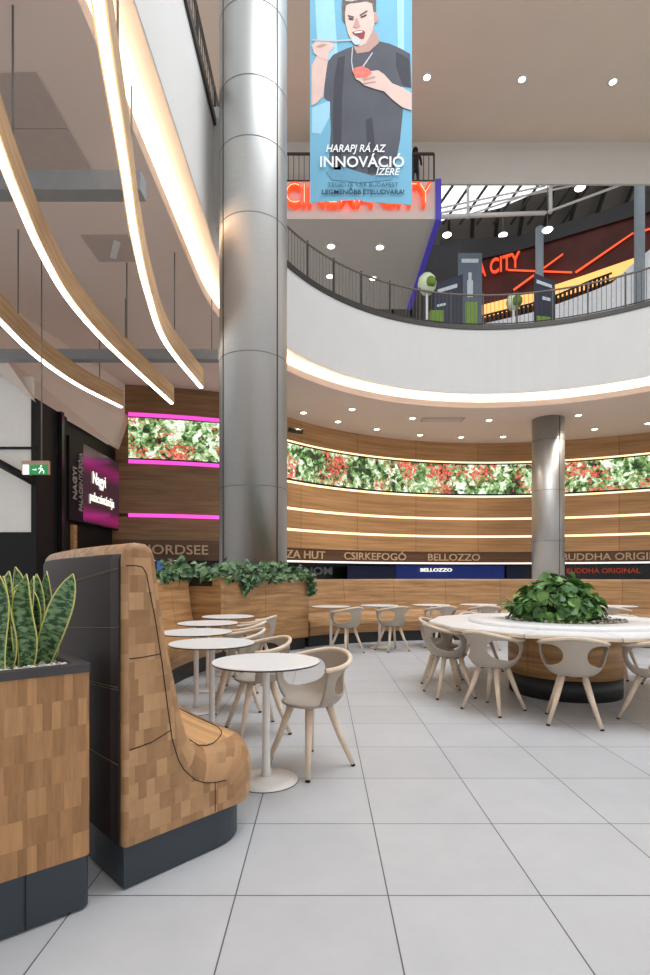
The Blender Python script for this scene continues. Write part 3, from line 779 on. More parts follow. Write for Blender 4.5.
def straight_rail(x0, x1, y, z, label, nb):
    t = thing('mezzanine_railing', ((x0+x1)/2, y, z), label, 'railing')
    mb = MB(); mb.box(((x0+x1)/2, y, z+1.1), (x1-x0, .06, .08)); mb.build('top_rail', M['darkmetal'], t)
    mb = MB(); mb.box(((x0+x1)/2, y, z+.06), (x1-x0, .06, .12)); mb.build('bottom_rail', M['darkmetal'], t)
    for i in range(nb):
        x = x0+(x1-x0)*i/(nb-1); mb = MB(); mb.box((x, y, z+.55), (.06 if i in (0, nb-1) else .022, .05, 1.1)); mb.build('post' if i in (0, nb-1) else 'baluster', M['darkmetal'], t)
straight_rail(-2.2, 4.15, 19.6, 15.76, 'dark railing along the top of the cinema mezzanine', 34)
# person on the mezzanine
def person(loc, label):
    t = thing('person', loc, label, 'person')
    J = {'pel': (0, 0, .95), 'ch': (0, .02, 1.32), 'nk': (0, .02, 1.5), 'hd': (0, -.01, 1.62), 'top': (0, -.01, 1.74), 'ls': (-.19, .02, 1.42), 'le': (-.24, .03, 1.12), 'lh': (-.2, -.16, 1.05), 'rs': (.19, .02, 1.42), 're': (.24, .03, 1.12), 'rh': (.2, -.16, 1.05), 'lk': (-.1, 0, .5), 'lf': (-.11, 0, .06), 'lt': (-.12, -.16, .03), 'rk': (.1, 0, .5), 'rf': (.11, 0, .06), 'rt': (.12, -.16, .03), 'lp': (-.09, 0, .9), 'rp': (.09, 0, .9)}
    rad = {'pel': .13, 'ch': .14, 'nk': .055, 'hd': .095, 'top': .075, 'ls': .065, 'le': .045, 'lh': .035, 'rs': .065, 're': .045, 'rh': .035, 'lk': .06, 'lf': .045, 'lt': .035, 'rk': .06, 'rf': .045, 'rt': .035, 'lp': .09, 'rp': .09}
    ks = list(J); E = [('pel', 'ch'), ('ch', 'nk'), ('nk', 'hd'), ('hd', 'top'), ('ch', 'ls'), ('ls', 'le'), ('le', 'lh'), ('ch', 'rs'), ('rs', 're'), ('re', 'rh'), ('pel', 'lp'), ('lp', 'lk'), ('lk', 'lf'), ('lf', 'lt'), ('pel', 'rp'), ('rp', 'rk'), ('rk', 'rf'), ('rf', 'rt')]
    me = bpy.data.meshes.new('body'); me.from_pydata([J[k] for k in ks], [(ks.index(a), ks.index(b)) for a, b in E], [])
    o = bpy.data.objects.new('body', me); col.objects.link(o); o.parent = t; me.materials.append(M['cloth'])
    o.modifiers.new('skin', 'SKIN'); sm = o.modifiers.new('sub', 'SUBSURF'); sm.levels = 1; sm.render_levels = 1
    if not me.skin_vertices: 
        bm = bmesh.new(); bm.from_mesh(me); bm.verts.layers.skin.verify(); bm.to_mesh(me); bm.free()
    for i, k in enumerate(ks):
        me.skin_vertices[0].data[i].radius = (rad[k], rad[k]*.85)
    me.skin_vertices[0].data[0].use_root = True
    mb = MB(); mb.lathe([(0, .13), (.06, .12), (.1, .06), (.108, 0), (.1, -.04)], 16, (0, .012, 1.64)); mb.build('hair', M['black'], t, local=True)
    return t
person((3.55, 20.12, 15.76), 'person in dark clothes standing at the mezzanine railing beside the banner')

# ================================================================== hall beyond the upper balcony
mb = MB(); mb.poly([(-2, 24, 24), (40, 24, 24), (40, 48, 21.5), (-2, 48, 21.5)]); struct(mb, 'hall_roof', M['roofdark'])
mb = MB()
for i in range(26):
    x = -2+i*1.5
    mb.poly([(x, 24, 23.9), (x+.25, 24, 23.9), (x+6.25, 48, 21.3), (x+6, 48, 21.3)]); mb.poly([(x, 24, 23.9), (x, 24, 23.55), (x+6, 48, 20.95), (x+6, 48, 21.3)])
struct(mb, 'hall_roof_ribs', M['roofrib'])
mb = MB(); mb.box((16, 47, 16), (50, .3, 13)); struct(mb, 'wall_hall_back', M['slate'])
# skylight glazing in the roof with bars
def RY(px, py, z0=23.4):   # point on the roof slope region
    return PZ(px, py, z0)
sk = [PZ(436, 222, 22.7), PZ(440, 180, 22.7), PZ(565, 180, 22.7), PZ(500, 208, 22.7)]
t = thing('skylight', sk[0], 'bright roof skylight with dark glazing bars above the upper hall', 'skylight')
mb = MB(); mb.poly(sk); mb.poly([v+Vector((0, 0, .06)) for v in sk]); mb.build('glazing', M['sky'], t)
mb = MB()
for i in range(9):
    x0, x1 = 452+i*17, 440+i*17-12
    mb.tube([PZ(x0+6, 178, 22.6), PZ(x1-2, 224, 22.6)], .09, 4)
mb.build('glazing_bars', M['roofrib'], t)
t = thing('roof_truss', P(470, 214, 27), 'white tubular roof truss crossing below the skylight', 'truss')
def tb(a, b, r, name):
    mb = MB(); mb.tube([a, b], r, 8); mb.build(name, M['metalwhite'], t)
tb(P(436, 217, 27), P(545, 213, 28), .11, 'bottom_tube'); tb(P(545, 213, 28), P(660, 170, 30), .07, 'bottom_tube')
tb(P(436, 209, 27), P(545, 186, 28), .045, 'brace'); tb(P(468, 215, 27.2), P(560, 184, 28), .045, 'brace'); tb(P(468, 218, 27.2), P(468, 178, 27.2), .08, 'strut'); tb(P(550.5, 213, 28), P(550.5, 176, 28), .1, 'strut'); tb(P(436, 214, 27), P(600, 180, 28.5), .05, 'brace')
mb = MB(); mb.tube([P(440, 233, 35), P(618, 228, 35)], .35, 4); struct(mb, 'beam_hall', M['bluegrey'])
def hcol(px, Y, r, z1, label):
    mb = MB(); x = (px-CX)*Y/F; mb.lathe([(r, ZF+.1), (r, z1)], 24, (x, Y, 0)); return tag(mb.build('hall_column', M['bluegrey']), label, 'column', 'columns in the upper hall')
hcol(539.5, 27.5, .2, 19.3, 'grey upper hall column standing behind a navy roll-up banner')
hcol(639.5, 24.5, .22, 24, 'tall pale upper hall column close to the picture edge')
hcol(615.5, 27.0, .22, 17.6, 'short grey upper hall column in front of the maroon wall')
# maroon cinema wall, oblique
def W(px, py, off=0.0):
    k = (px-CX)/F
    A, B = Vector((9.07, 30)), Vector((16.3, 25.9)); d = (B-A).normalized(); nn = Vector((d.y, -d.x))
    A = A+nn*off
    # ray (k,1)*Y = A + d*s
    den = k*d.y-d.x
    Y = (A.x*d.y-A.y*d.x)/den
    return Vector((k*Y, Y, H-(py-CY)*Y/F))
def wallpoly(pts, off, name, m, th=.1, st=True):
    mb = MB(); f = [W(x, y, off) for x, y in pts]; b = [W(x, y, off-th) for x, y in pts]; n = len(pts)
    i0 = mb.add(f+b); mb.face(range(i0, i0+n)); mb.face([i0+n+i for i in reversed(range(n))])
    for i in range(n): mb.face((i0+i, i0+(i+1) % n, i0+n+(i+1) % n, i0+n+i))
    return struct(mb, name, m) if st else mb.build(name, m)
wallpoly([(440, 330), (440, 265), (520, 246), (600, 222), (690, 196), (690, 300)], 0, 'wall_cinema', M['maroon'])
wallpoly([(440, 268), (440, 240), (520, 236), (600, 212), (690, 180), (690, 200), (600, 226), (520, 250)], .15, 'trim_10', M['slate'])
def glow(name, pts, off, m, label, th=.08, group=None):
    return tag(wallpoly(pts, off, name, m, th, False), label, 'light strip', group)
glow('light_band', [(470, 308), (530, 293), (585, 275), (660, 249), (660, 262), (585, 290), (530, 306), (470, 321)], .5, M['amber'], 'amber glowing band along the foot of the maroon cinema wall', .2)
for pts, l in (([(508, 269), (572, 271.4), (572, 273.4), (508, 271)], 'level orange light line on the maroon wall'), ([(575, 271.5), (633, 232), (633, 234), (576, 273.5)], 'orange light line climbing the maroon wall between the grey columns'),
               ([(513, 289), (563, 253), (563, 255), (514, 291)], 'short orange light line slanting behind the banner column'), ([(633, 233), (690, 215), (690, 217), (634, 235)], 'orange light line at the far end of the maroon wall')):
    glow('light_line', pts, .24 if 'short' in l else .12, M['redline'], l, .06, 'orange light lines')
t = thing('neon_sign', W(500, 274, .2), 'dim orange cinema lettering on the maroon wall of the upper hall', 'sign')
a, b = W(447, 286, .25), W(520, 266, .25); xd = (b-a); yd = Vector((0, 0, 1))
text_mb('CINEMA CITY', xd.length*1.12, .85, (a+b)/2-xd*.06+Vector((0, 0, -.0)), (xd.x, xd.y, 0), (0, 0, 1), .1, .015).build('lettering', M['orangedim'], t)
# white parapet in front with dark balusters
t = thing('ramp_parapet', W(560, 310, 2), 'white sloping parapet with dark balusters below the amber band', 'parapet')
wl_ = [(482, 324), (530, 313), (560, 303), (590, 292), (612, 283), (630, 266), (655, 245), (690, 225), (690, 330), (482, 345)]
mb = MB(); f = [W(x, y, 2) for x, y in wl_]; bk = [W(x, y, 1.8) for x, y in wl_]; n = len(f); i0 = mb.add(f+bk)
mb.face(range(i0, i0+n)); mb.face([i0+n+i for i in reversed(range(n))])
for i in range(n): mb.face((i0+i, i0+(i+1) % n, i0+n+(i+1) % n, i0+n+i))
mb.build('panel', M['ramp'], t)
bal = [(482, 324, 316), (530, 313, 304), (560, 303, 294), (590, 292, 281), (612, 283, 273)]
mb = MB(); mb.tube([W(x, y, 1.9) for x, z, y in bal], .05, 6); mb.build('handrail', M['darkmetal'], t)
for i in range(30):
    x = 483+i*4.3
    for (xa, za, ya), (xb, zb, yb) in zip(bal, bal[1:]):
        if xa <= x <= xb:
            q = (x-xa)/(xb-xa); mb = MB(); mb.tube([W(x, za+(zb-za)*q, 1.9), W(x, ya+(yb-ya)*q, 1.9)], .07, 4); mb.build('baluster', M['black'], t)
mb = MB(); a = P(441, 268, 24); mb.box((a.x, 24, (ZF+.1+a.z+1.0)/2), (1.6, .15, a.z+1.0-ZF-.1)); struct(mb, 'wall_hall_screen', M['slate'])
# pendant bay lights
bl = None
for px, py, Y, top, l in ((580, 188, 26, 22.9, 'closest to the high soffit beam'), (547.5, 230, 26, 22.45, 'hanging from the truss strut'), (447, 235, 30, 22.45, 'high beside the indigo edge'), (503, 235, 31, 22.45, 'midway across the dark roof'), (437.5, 255, 33, 22.5, 'lowest beside the indigo edge')):
    p = P(px, py, Y)
    t = thing('bay_light', p, 'round bright bay light '+l, 'lamp', 'round bay lights of the upper hall')
    mb = MB(); mb.lathe([(0, .16), (.08, .16), (.25, .04), (.25, 0)], 24, p); mb.build('reflector', M['metalwhite'], t)
    mb = MB(); mb.lathe([(0, -.08), (.2, -.05), (.25, 0)], 24, p); mb.build('lens', M['lampcool'], t)
    mb = MB(); mb.tube([p+Vector((0, 0, .15)), (p.x, p.y, top)], .02, 6); mb.build('cable', M['cable'], t)
# roll-up banners
def stand_banner(px0, px1, py0, Y, m, label, tilt=0.0, prints=(), rz=0.0):
    a = P((px0+px1)/2, py0, Y); w = (px1-px0)*Y/F; z1 = a.z; zb = ZF+.1
    t = thing('roll_up_banner', (a.x, Y, zb), label, 'banner', 'roll-up banners by the railing')
    q = Matrix.Rotation(rz, 3, 'Z')
    def quad(u0, u1, v0, v1, off, name, mm, th=.01, k=0.0):
        mb = MB(); zz = lambda u, v: zb+.1+(z1-zb-.1)*v+tilt*(u-.5)*w*v
        pts = [(u0, v0), (u1, v0), (u1, v1), (u0, v1)]
        f = [Vector((a.x, Y, 0))+q@Vector(((u-.5)*w, -off, 0))+Vector((0, 0, zz(u, v))) for u, v in pts]
        b = [p+q@Vector((0, th, 0)) for p in f]; i0 = mb.add(f+b)
        mb.face((i0, i0+1, i0+2, i0+3)); mb.face((i0+7, i0+6, i0+5, i0+4))
        for i in range(4): mb.face((i0+i, i0+4+i, i0+4+(i+1) % 4, i0+(i+1) % 4))
        mb.build(name, mm, t)
    quad(0, 1, 0, 1, 0, 'sheet', m)
    mb = MB(); mb.box((a.x, Y, zb+.05), (w, .2, .1), rz); mb.build('base', M['greybeam'], t)
    for u0, u1, v0, v1, name, mm in prints: quad(u0, u1, v0, v1, .012, name, mm)
stand_banner(434, 463, 279, 20.6, M['navy'], 'tilted navy roll-up banner standing near the indigo edge', .35, ((.12, .8, .82, .88, 'printed_headline', M['pale']), (.1, .4, .58, .62, 'printed_line', M['pale']), (.1, .9, .0, .22, 'printed_foliage', M['greenp'])))
stand_banner(458, 482, 253, 21.6, M['greyblue'], 'tall grey-blue roll-up banner printed with a pale figure', 0, ((.15, .85, .90, .94, 'printed_headline', M['pale']), (.38, .62, .55, .72, 'printed_figure', M['pale']), (.43, .56, .72, .8, 'printed_head', M['pale']), (.3, .8, .18, .5, 'printed_foliage', M['greenp'])))
stand_banner(534, 555, 277, 19.9, M['navy'], 'navy roll-up banner standing in front of the grey hall column', -.4, ((.12, .85, .84, .9, 'printed_headline', M['pale']), (.4, .8, .58, .64, 'printed_line', M['pale']), (.12, .8, .03, .28, 'printed_foliage', M['greenp'])))
# pod seats near the rail
def pod(px, py, Y, s, label):
    a = P(px, py, Y); t = thing('pod_chair', (a.x, Y, ZF+.1), label, 'chair', 'pod chairs by the railing')
    hz = a.z
    mb = MB(); mb.lathe([(.02*s, -.45*s), (.22*s, -.4*s), (.36*s, -.2*s), (.4*s, 0), (.34*s, .25*s), (.2*s, .4*s), (.02*s, .45*s)], 20, (a.x, Y, hz)); mb.build('shell', M['podgreen'], t)
    mb = MB(); mb.lathe([(0, -.16), (.14, -.14), (.2, -.05), (.2, .1), (.12, .2), (0, .22)], 14, (a.x+.1*s, Y-.27*s, hz-.08)); mb.build('cushion', M['podseat'], t)
    mb = MB(); mb.tube([(a.x, Y, ZF+.1), (a.x, Y, hz-.42*s)], .05, 8); mb.build('stem', M['metalwhite'], t)
    mb = MB(); mb.lathe([(.28, 0), (.28, .03), (0, .05)], 16, (a.x, Y, ZF+.1)); mb.build('base', M['metalwhite'], t)
pod(427, 284, 20.4, .9, 'pale green pod chair standing beside the indigo edge')
pod(513.5, 302, 20.8, .7, 'pale green pod chair in front of the amber band')
mb = MB(); a = P(430, 313, 20); mb.box((a.x+.15, 19.6, ZF+.45), (.5, .3, .7)); tag(mb.build('planter_cube', M['podseat']), 'small green cube standing below the pod chair near the indigo edge', 'planter')

# ================================================================== hanging banner
YB = 11.0
t = thing('hanging_banner', P(361, 203, YB), 'tall blue hanging banner printed with a man eating beside the steel column', 'banner')
BW = 1
def bp(x, y, k): v = P(x, y, YB); v.y -= .003*k; return v
def bwave(x): return .035*math.sin((x-310)/102*2*PI*1.3+.6)
def flat(pts, name, m, k, th=.002):
    mb = MB(); n = len(pts)
    f = [bp(x, y, k) for x, y in pts]; i0 = mb.add(f); mb.face(range(i0, i0+n)); mb.build(name, m, t, fix=False)
mb = MB()
nx = 24; base = len(mb.v)
for d in (0, .008):
    for i in range(nx+1):
        x = 310+102*i/nx
        for y in (-66, 203-3*math.sin(i/nx*PI)+ (2 if i > 12 else 0)):
            v = P(x, y, YB); mb.v.append(Vector((v.x, YB+d, v.z)))
for i in range(nx):
    a = base+2*i; b = base+2*(nx+1)+2*i
    mb.face((a, a+2, a+3, a+1)); mb.face((b, b+1, b+3, b+2)); mb.face((a, b, b+2, a+2)); mb.face((a+1, a+3, b+3, b+1))
mb.build('sheet', M['skyblue'], t)
flat([(312, 0-60), (330, -60), (338, 60), (318, 60)], 'printed_light_ray', M['skyblue2'], 1)
flat([(312, 108), (331, 100), (329, 118), (321, 134), (312, 133)], 'printed_light_patch', M['skyblue2'], 1)
flat([(396, -60), (404, -60), (404, 60), (398, 60)], 'printed_fold', M['skyblue2'], 1)
shirt = [(333, 55), (346, 49), (352, 47), (366, 46), (377, 41), (390, 44), (401, 49), (410, 54), (411.5, 88), (401, 86), (403, 110), (400, 140), (394, 172), (380, 178), (350, 178), (335, 174), (329, 160), (331, 130), (330, 102), (324, 98), (325, 76), (328, 62)]
flat(shirt, 'printed_shirt', M['tshirt'], 2)
flat([(338, 58), (345, 56), (342, 100), (341, 170), (334, 170), (333, 120), (334, 80)], 'printed_shirt_fold', M['tshirt2'], 3)
flat([(366, 120), (372, 118), (378, 172), (368, 174)], 'printed_shirt_fold', M['tshirt2'], 3)
flat([(396, 52), (404, 56), (409, 60), (410, 87), (402, 84), (396, 66)], 'printed_shirt_fold', M['tshirt2'], 3)
flat([(311.5, 66), (317, 56), (328, 60), (326, 74), (323, 97), (316, 104), (311.5, 106)], 'printed_forearm', M['skin'], 3)
flat([(311.8, 46), (316, 41), (322, 42), (332, 43), (335, 46), (333, 49), (329, 53), (328, 61), (321, 59), (314, 54)], 'printed_hand', M['skin'], 4)
flat([(316, 47), (322, 44.5), (327, 45), (326, 46.2), (319, 48.4)], 'printed_finger_line', M['skin2'], 5)
flat([(312.5, 40), (334, 41), (353, 40), (353, 41.4), (334, 42.3), (312.5, 41.4)], 'printed_fork', M['chainp'], 6)
flat([(344, -8), (372, -10), (376, 12), (375, 22), (372, 33), (366, 44), (360, 47), (353, 44), (348, 34), (344, 18)], 'printed_face', M['skin'], 4)
flat([(366, 44), (374, 30), (378, 36), (379, 43), (369, 52), (357, 54), (353, 46), (360, 47)], 'printed_neck', M['skin2'], 3)
flat([(374, 14), (378, 15), (378.6, 20), (376, 24), (374, 22)], 'printed_ear', M['skin2'], 5)
flat([(342.5, 20), (342, 4), (344, -6), (352, -12), (362, -13), (371, -10), (376, 0), (376, 13), (373.6, 13), (372, 4), (366, 2), (356, 3.5), (350, 4), (346, 6), (345, 14), (345.3, 24)], 'printed_hair', M['hairp'], 5)
flat([(345, 2), (352, -9), (362, -11), (368, -6), (360, 0), (352, 2.5)], 'printed_hair_highlight', M['hairl'], 6)
flat([(347.5, 15.6), (354, 17.4), (354, 19), (348, 17.4)], 'printed_brow', M['hairp'], 6)
flat([(359.5, 15.5), (367, 11), (367.6, 12.4), (360, 17)], 'printed_brow', M['hairp'], 6)
flat([(348.5, 18.5), (353.5, 19.6), (353, 21), (349, 20.3)], 'printed_eye', M['ink'], 6)
flat([(360.5, 17.6), (366.5, 15), (366.4, 16.6), (361, 19)], 'printed_eye', M['ink'], 6)
flat([(355.5, 19), (357.4, 19), (360.4, 27.4), (357, 29), (353, 28), (354, 25.5)], 'printed_nose', M['skin2'], 6)
flat([(352, 33), (357, 31.4), (363, 31), (365, 33), (364, 39), (359, 40), (355, 36)], 'printed_mouth', M['mouthp'], 6)
flat([(354, 33), (362, 31.8), (362.5, 33.2), (355, 34.4)], 'printed_teeth', M['printwhite'], 7)
flat([(352, 38), (356, 37), (361, 40.5), (360, 45), (355, 46), (352, 42)], 'printed_food_bite', M['pale'], 7)
flat([(352, 48), (353, 48), (352, 62), (353.5, 70), (358, 73), (372, 53), (373, 53.6), (358.6, 75), (352.4, 71.4), (351, 62)], 'printed_necklace', M['chainp'], 5)
flat([(352, 72), (355, 68.5), (362, 67), (369, 70), (372, 74), (366, 79), (356, 78.5)], 'printed_food', M['foodp'], 7)
flat([(354, 76), (362, 78), (370, 72), (378, 71), (384, 75), (392, 84), (402, 88), (411.5, 94), (411.5, 111), (402, 108), (392, 100), (384, 92), (376, 90), (364, 86), (360, 82), (356, 80)], 'printed_arm', M['skin'], 6)
flat([(362, 80), (374, 77), (376, 78.2), (364, 82)], 'printed_finger_line', M['skin2'], 7)
flat([(362, 84), (375, 82), (376, 83.2), (364, 85.5)], 'printed_finger_line', M['skin2'], 7)
flat([(326, 172), (340, 166), (352, 170), (372, 176), (395, 170), (392, 180), (360, 183), (332, 180)], 'printed_glow', mat('print_mid_blue', (104, 156, 182), .8), 3)
def btext(body, x0, x1, yb, hpx, name, m, bold, shear=0.0):
    w = (x1-x0)*YB/F; a = P((x0+x1)/2, yb, YB); a.y -= .03
    text_mb(body, w, hpx*YB/F, a, (1, 0, 0), (0, 0, 1), .004, bold, shear).build(name, m, t)
btext('HARAPJ RÁ AZ', 326, 386, 153, 7.6, 'printed_lettering', M['printwhite'], .012, .25)
btext('INNOVÁCIÓ', 320, 404, 168, 11, 'printed_lettering', M['printwhite'], .016, 0)
btext('ÍZÉRE', 376, 400, 176, 7, 'printed_lettering', M['printwhite'], .012, .25)
[btext(w_, a_, b_, 187.5, 4.2, 'printed_lettering', M['inkblue'], .0) for w_, a_, b_ in (('TÉGED', 328, 346), ('IS', 348, 353), ('VÁR', 355, 367), ('BUDAPEST', 369, 398))]
[btext(w_, a_, b_, 195, 4.6, 'printed_lettering', M['inkdeep'], .015) for w_, a_, b_ in (('LEGMENŐBB', 322, 361), ('ÉTELUDVARA!', 363, 404))]
for x in (311, 411): mb = MB(); a = P(x, -66, YB); mb.tube([a, (a.x, a.y, 18.2)], .012, 6); mb.build('wire', M['cable'], t)

# ================================================================== banquettes
def bank_profile(R0, top, seatz, depth, back=.14):
    """(r,z), outer back face at R0, seat toward the centre"""
    p = [(0, .2), (0, top-.03), (.03, top), (back-.02, top), (back, top-.03), (back+.05, seatz+.32), (back+.1, seatz+.1), (back+.16, seatz+.02), (depth-.1, seatz), (depth-.03, seatz-.03), (depth, seatz-.1), (depth-.02, .2)]
    return [(R0-s, z) for s, z in p]
def plain_bank(name, R0, a0, a1, top, depth, label, n=60, m='oak'):
    t = thing(name, pol(C0, R0-.3, (a0+a1)/2, 0), label, 'bench')
    pr = bank_profile(R0, top, .47, depth)
    mb = MB(); mb.arc(pr, C0, a0, a1, n, smooth=False); mb.build('body', M[m], t)
    mb = MB(); mb.arc([(R0-.03, 0), (R0-.03, .2), (R0-depth+.06, .2), (R0-depth+.06, 0)], C0, a0, a1, n); mb.build('plinth', M['plinthb'], t)
    return t
plain_bank('banquette', 5.05, 129.5, 12, 1.18, .6, 'long curved oak banquette along the far side with slim tables in front')
plain_bank('banquette', 5.0, -157.6, -201.2, 1.2, .72, 'shorter curved oak banquette behind the row of small round tables')

# oak planter block with ivy
t = thing('oak_planter', pol(C0, 4.7, 144.5, 0), 'curved oak planter wall around the foot of the tall column', 'planter')
mb = MB(); mb.arc([(4.36, .2), (4.36, 1.235), (4.5, 1.235), (4.5, 1.1), (4.92, 1.1), (4.92, 1.235), (5.03, 1.235), (5.03, .2)], C0, 131, 158, 24); mb.build('body', M['oak'], t)
mb = MB(); mb.arc([(4.42, 0), (4.42, .2), (4.97, .2), (4.97, 0)], C0, 131.4, 157.8, 24); mb.build('plinth', M['plinthb'], t)
mb = MB(); mb.arc([(4.5, 1.1), (4.5, 1.19), (4.92, 1.19), (4.92, 1.1)], C0, 131.6, 157.6, 24); mb.build('soil', M['soil'], t)

# tall bench end
RO = 5.0; TH0 = -133.06
prof = [(0, .175), (0, .6), (0, 1.0), (0, 1.33), (.006, 1.36), (.025, 1.383), (.06, 1.392), (.10, 1.388), (.128, 1.368), (.142, 1.33), (.152, 1.25), (.166, 1.15), (.186, 1.03), (.21, .91), (.236, .8), (.262, .7), (.285, .625), (.315, .55), (.36, .495), (.42, .468), (.50, .458), (.60, .457), (.68, .452), (.725, .435), (.755, .395), (.77, .34), (.772, .28), (.766, .22), (.76, .175)]
rho = []
for s_, z_ in prof:
    if s_ < .05: rho.append(.02)
    elif s_ < .24: rho.append(.03)
    elif s_ < .42: rho.append(.03+.105*(s_-.24)/.18)
    elif s_ < .66: rho.append(.135+.06*(s_-.42)/.24)
    elif s_ < .7: rho.append(.25)
    else: rho.append(.31)
capp = {(.42, .468): (.37, .335), (.50, .458): (.42, .316), (.60, .457): (.46, .311), (.68, .452): (.495, .307), (.725, .435): (.52, .30), (.755, .395): (.535, .288), (.77, .34): (.545, .268), (.772, .28): (.548, .248), (.766, .22): (.546, .215), (.76, .175): (.543, .175)}
kp = len(prof); nrm = []
for i in range(kp):
    a = Vector(prof[(i-1) % kp]); b = Vector(prof[(i+1) % kp]); d = (b-a).normalized()
    nn_ = Vector((-d.y, d.x))
    if i == 0: nn_ = Vector((-1, 0))
    if i == kp-1: nn_ = Vector((1, 0))
    nrm.append(nn_)
def bpt(s, z, tt):
    th = R(TH0)-tt/RO
    return Vector((C0[0]+(RO-s)*math.cos(th), C0[1]+(RO-s)*math.sin(th), z))
t = thing('booth_bench', bpt(.3, 0, .3), 'tall oak-block booth bench end with dark leather back', 'bench')
mb = MB(); secs = []
def section(fn):
    b0 = len(mb.v); info = []
    for i in range(kp):
        s, z, tt = fn(i); mb.v.append(bpt(s, z, tt)); info.append((s, z, tt))
    secs.append((b0, info))
LEN = 2.08
for j in range(9):
    ph = PI/2*j/8
    def f(i, ph=ph):
        ins = rho[i]*(1-math.sin(ph)); tt = rho[i]*(1-math.cos(ph))
        s, z = prof[i]
        if prof[i] in capp:
            c_ = capp[prof[i]]; k_ = 1-math.sin(ph); return s+(c_[0]-s)*k_, z+(c_[1]-z)*k_, tt
        return max(0, s-nrm[i].x*ins), max(z-nrm[i].y*ins, .175), tt
    section(f)
for tt in [.33, .40]+[.40+(LEN-.40)*j/14 for j in range(1, 15)]:
    section(lambda i, tt=tt: (prof[i][0], prof[i][1], tt))
acc = [0]
for i in range(1, kp): acc.append(acc[-1]+(Vector(prof[i])-Vector(prof[i-1])).length)
for a in range(len(secs)-1):
    b0, i0 = secs[a]; b1, i1 = secs[a+1]
    for i in range(kp-1):
        seat = prof[i][0] > .33 and prof[i+1][0] < .70 and prof[i+1][1] > .44 and a >= 7
        mid = .1 < prof[i][0] and not seat
        mb.face((b0+i, b0+i+1, b1+i+1, b1+i), 1 if seat else 0, [(i0[i][2], acc[i]), (i0[i+1][2], acc[i+1]), (i1[i+1][2], acc[i+1]), (i1[i][2], acc[i])], True)
b0, i0 = secs[0]; mb.face([b0+i for i in range(kp)], 0, [(p[0]+3, p[1]) for p in i0])
b0, i0 = secs[-1]; mb.face([b0+i for i in reversed(range(kp))], 0, [(p[0], p[1]) for p in reversed(i0)])
mb.build('wooden_body', [M['patch'], M['plank']], t)
# plinth with rounded front corner
outl = [bpt(.006, 0, .03), bpt(.58, 0, .02)]
for j in range(1, 7): outl.append(bpt(.52+.10*math.sin(PI/2*j/6)+.0, 0, .02+.16*(1-math.cos(PI/2*j/6))+.0))
outl = [bpt(.004, 0, .012), bpt(.46, 0, .012)]
for j in range(1, 9):
    ph = PI/2*j/8; outl.append(bpt(.46+.20*math.sin(ph), 0, .012+.2*(1-math.cos(ph))))
for j in range(1, 9): outl.append(bpt(.66, 0, .212+(LEN-.25)*j/8))
for j in range(8, -1, -1): outl.append(bpt(.004, 0, .05+(LEN-.1)*j/8))
mb = MB(); mb.prism(outl, .008, .178); mb.build('plinth', M['plinth'], t)
# leather back
mb = MB(); n = 24
for side, so in ((0, -.008), (1, .004)):
    pass
rows = [.178, .4, .7, 1.0, 1.25, 1.325, 1.345]
base = len(mb.v)
for i in range(n+1):
    tt = .034+(LEN-.06)*i/n
    for z in rows: mb.v.append(bpt(-.007 if z < 1.335 else .004, z, tt))
for i in range(n):
    for j in range(len(rows)-1): a = base+i*len(rows)+j; mb.face((a, a+1, a+1+len(rows), a+len(rows)), 0, None, True)
# edge toward the viewer
e = [base+j for j in range(len(rows))]; b2 = mb.add([bpt(.004, z, .03) for z in rows])
for j in range(len(rows)-1): mb.face((e[j], e[j+1], b2+j+1, b2+j))
lo = mb.build('leather_back', M['leather'], t, fix=False); tag(lo, 'dark leather back panel')
def stitch(pts):
    mb = MB(); mb.tube([bpt(-.009, z, tt) for z, tt in pts], .0013, 5); mb.build('stitching', M['stitch'], lo)
def zline(za, zb, n=10): return [(za+(zb-za)*i/n, .036+1.0*i/n) for i in range(n+1)]
stitch(zline(1.288, 1.175)); stitch(zline(1.283, 1.168)); stitch(zline(1.05, .98)); stitch(zline(.81, .76)); stitch(zline(.80, .75)); stitch(zline(.50, .50))
# seams on the end face
def seam(pts, r=.0022, tt=-.0005):
    mb = MB(); mb.tube([bpt(s, z, tt) for s, z in pts], r, 5); mb.build('seam', M['seam'], t)
def ztop(sv, tt):
    for (a, za), (b, zb), ra, rb in zip(prof, prof[1:], rho, rho[1:]):
        if a <= sv <= b and za < .6:
            q = (sv-a)/(b-a); z = za+(zb-za)*q; r_ = ra+(rb-ra)*q
            return z-(r_*(1-math.sqrt(max(0, 1-(1-tt/r_)**2))) if tt < r_ else 0)+.001
    return .45
seam([(.008, 1.297), (.05, 1.298), (.078, 1.292), (.0955, 1.264), (.11, 1.19), (.135, 1.073), (.152, .97), (.167, .883), (.192, .70), (.214, .558), (.2436, .465), (.272, .414), (.3285, .355), (.38, .327), (.4344, .313), (.495, .307)])
seam([(.022, .925), (.075, .925), (.158, .93)]); seam([(.022, .56), (.12, .57), (.205, .60)])
seam([(.4344, .313), (.4344, .25), (.4344, .18)])
def seam3(pts):
    mb = MB(); mb.tube([bpt(a, ztop(a, b), b) for a, b in pts], .0024, 5); mb.build('seam', M['seam'], t)
seam3([(.345, .085), (.40, .09), (.45, .10), (.50, .12), (.55, .155), (.60, .21), (.64, .28), (.665, .36), (.675, .5), (.675, .7), (.675, 1.0), (.675, 1.4)])
mb = MB(); mb.tube([bpt(.40, ztop(.40, .09), .09), bpt(.42, .407, .075), bpt(.434, .375, .045), bpt(.4375, .345, .018), bpt(.4344, .313, -.0005)], .0022, 5); mb.build('seam', M['seam'], t)

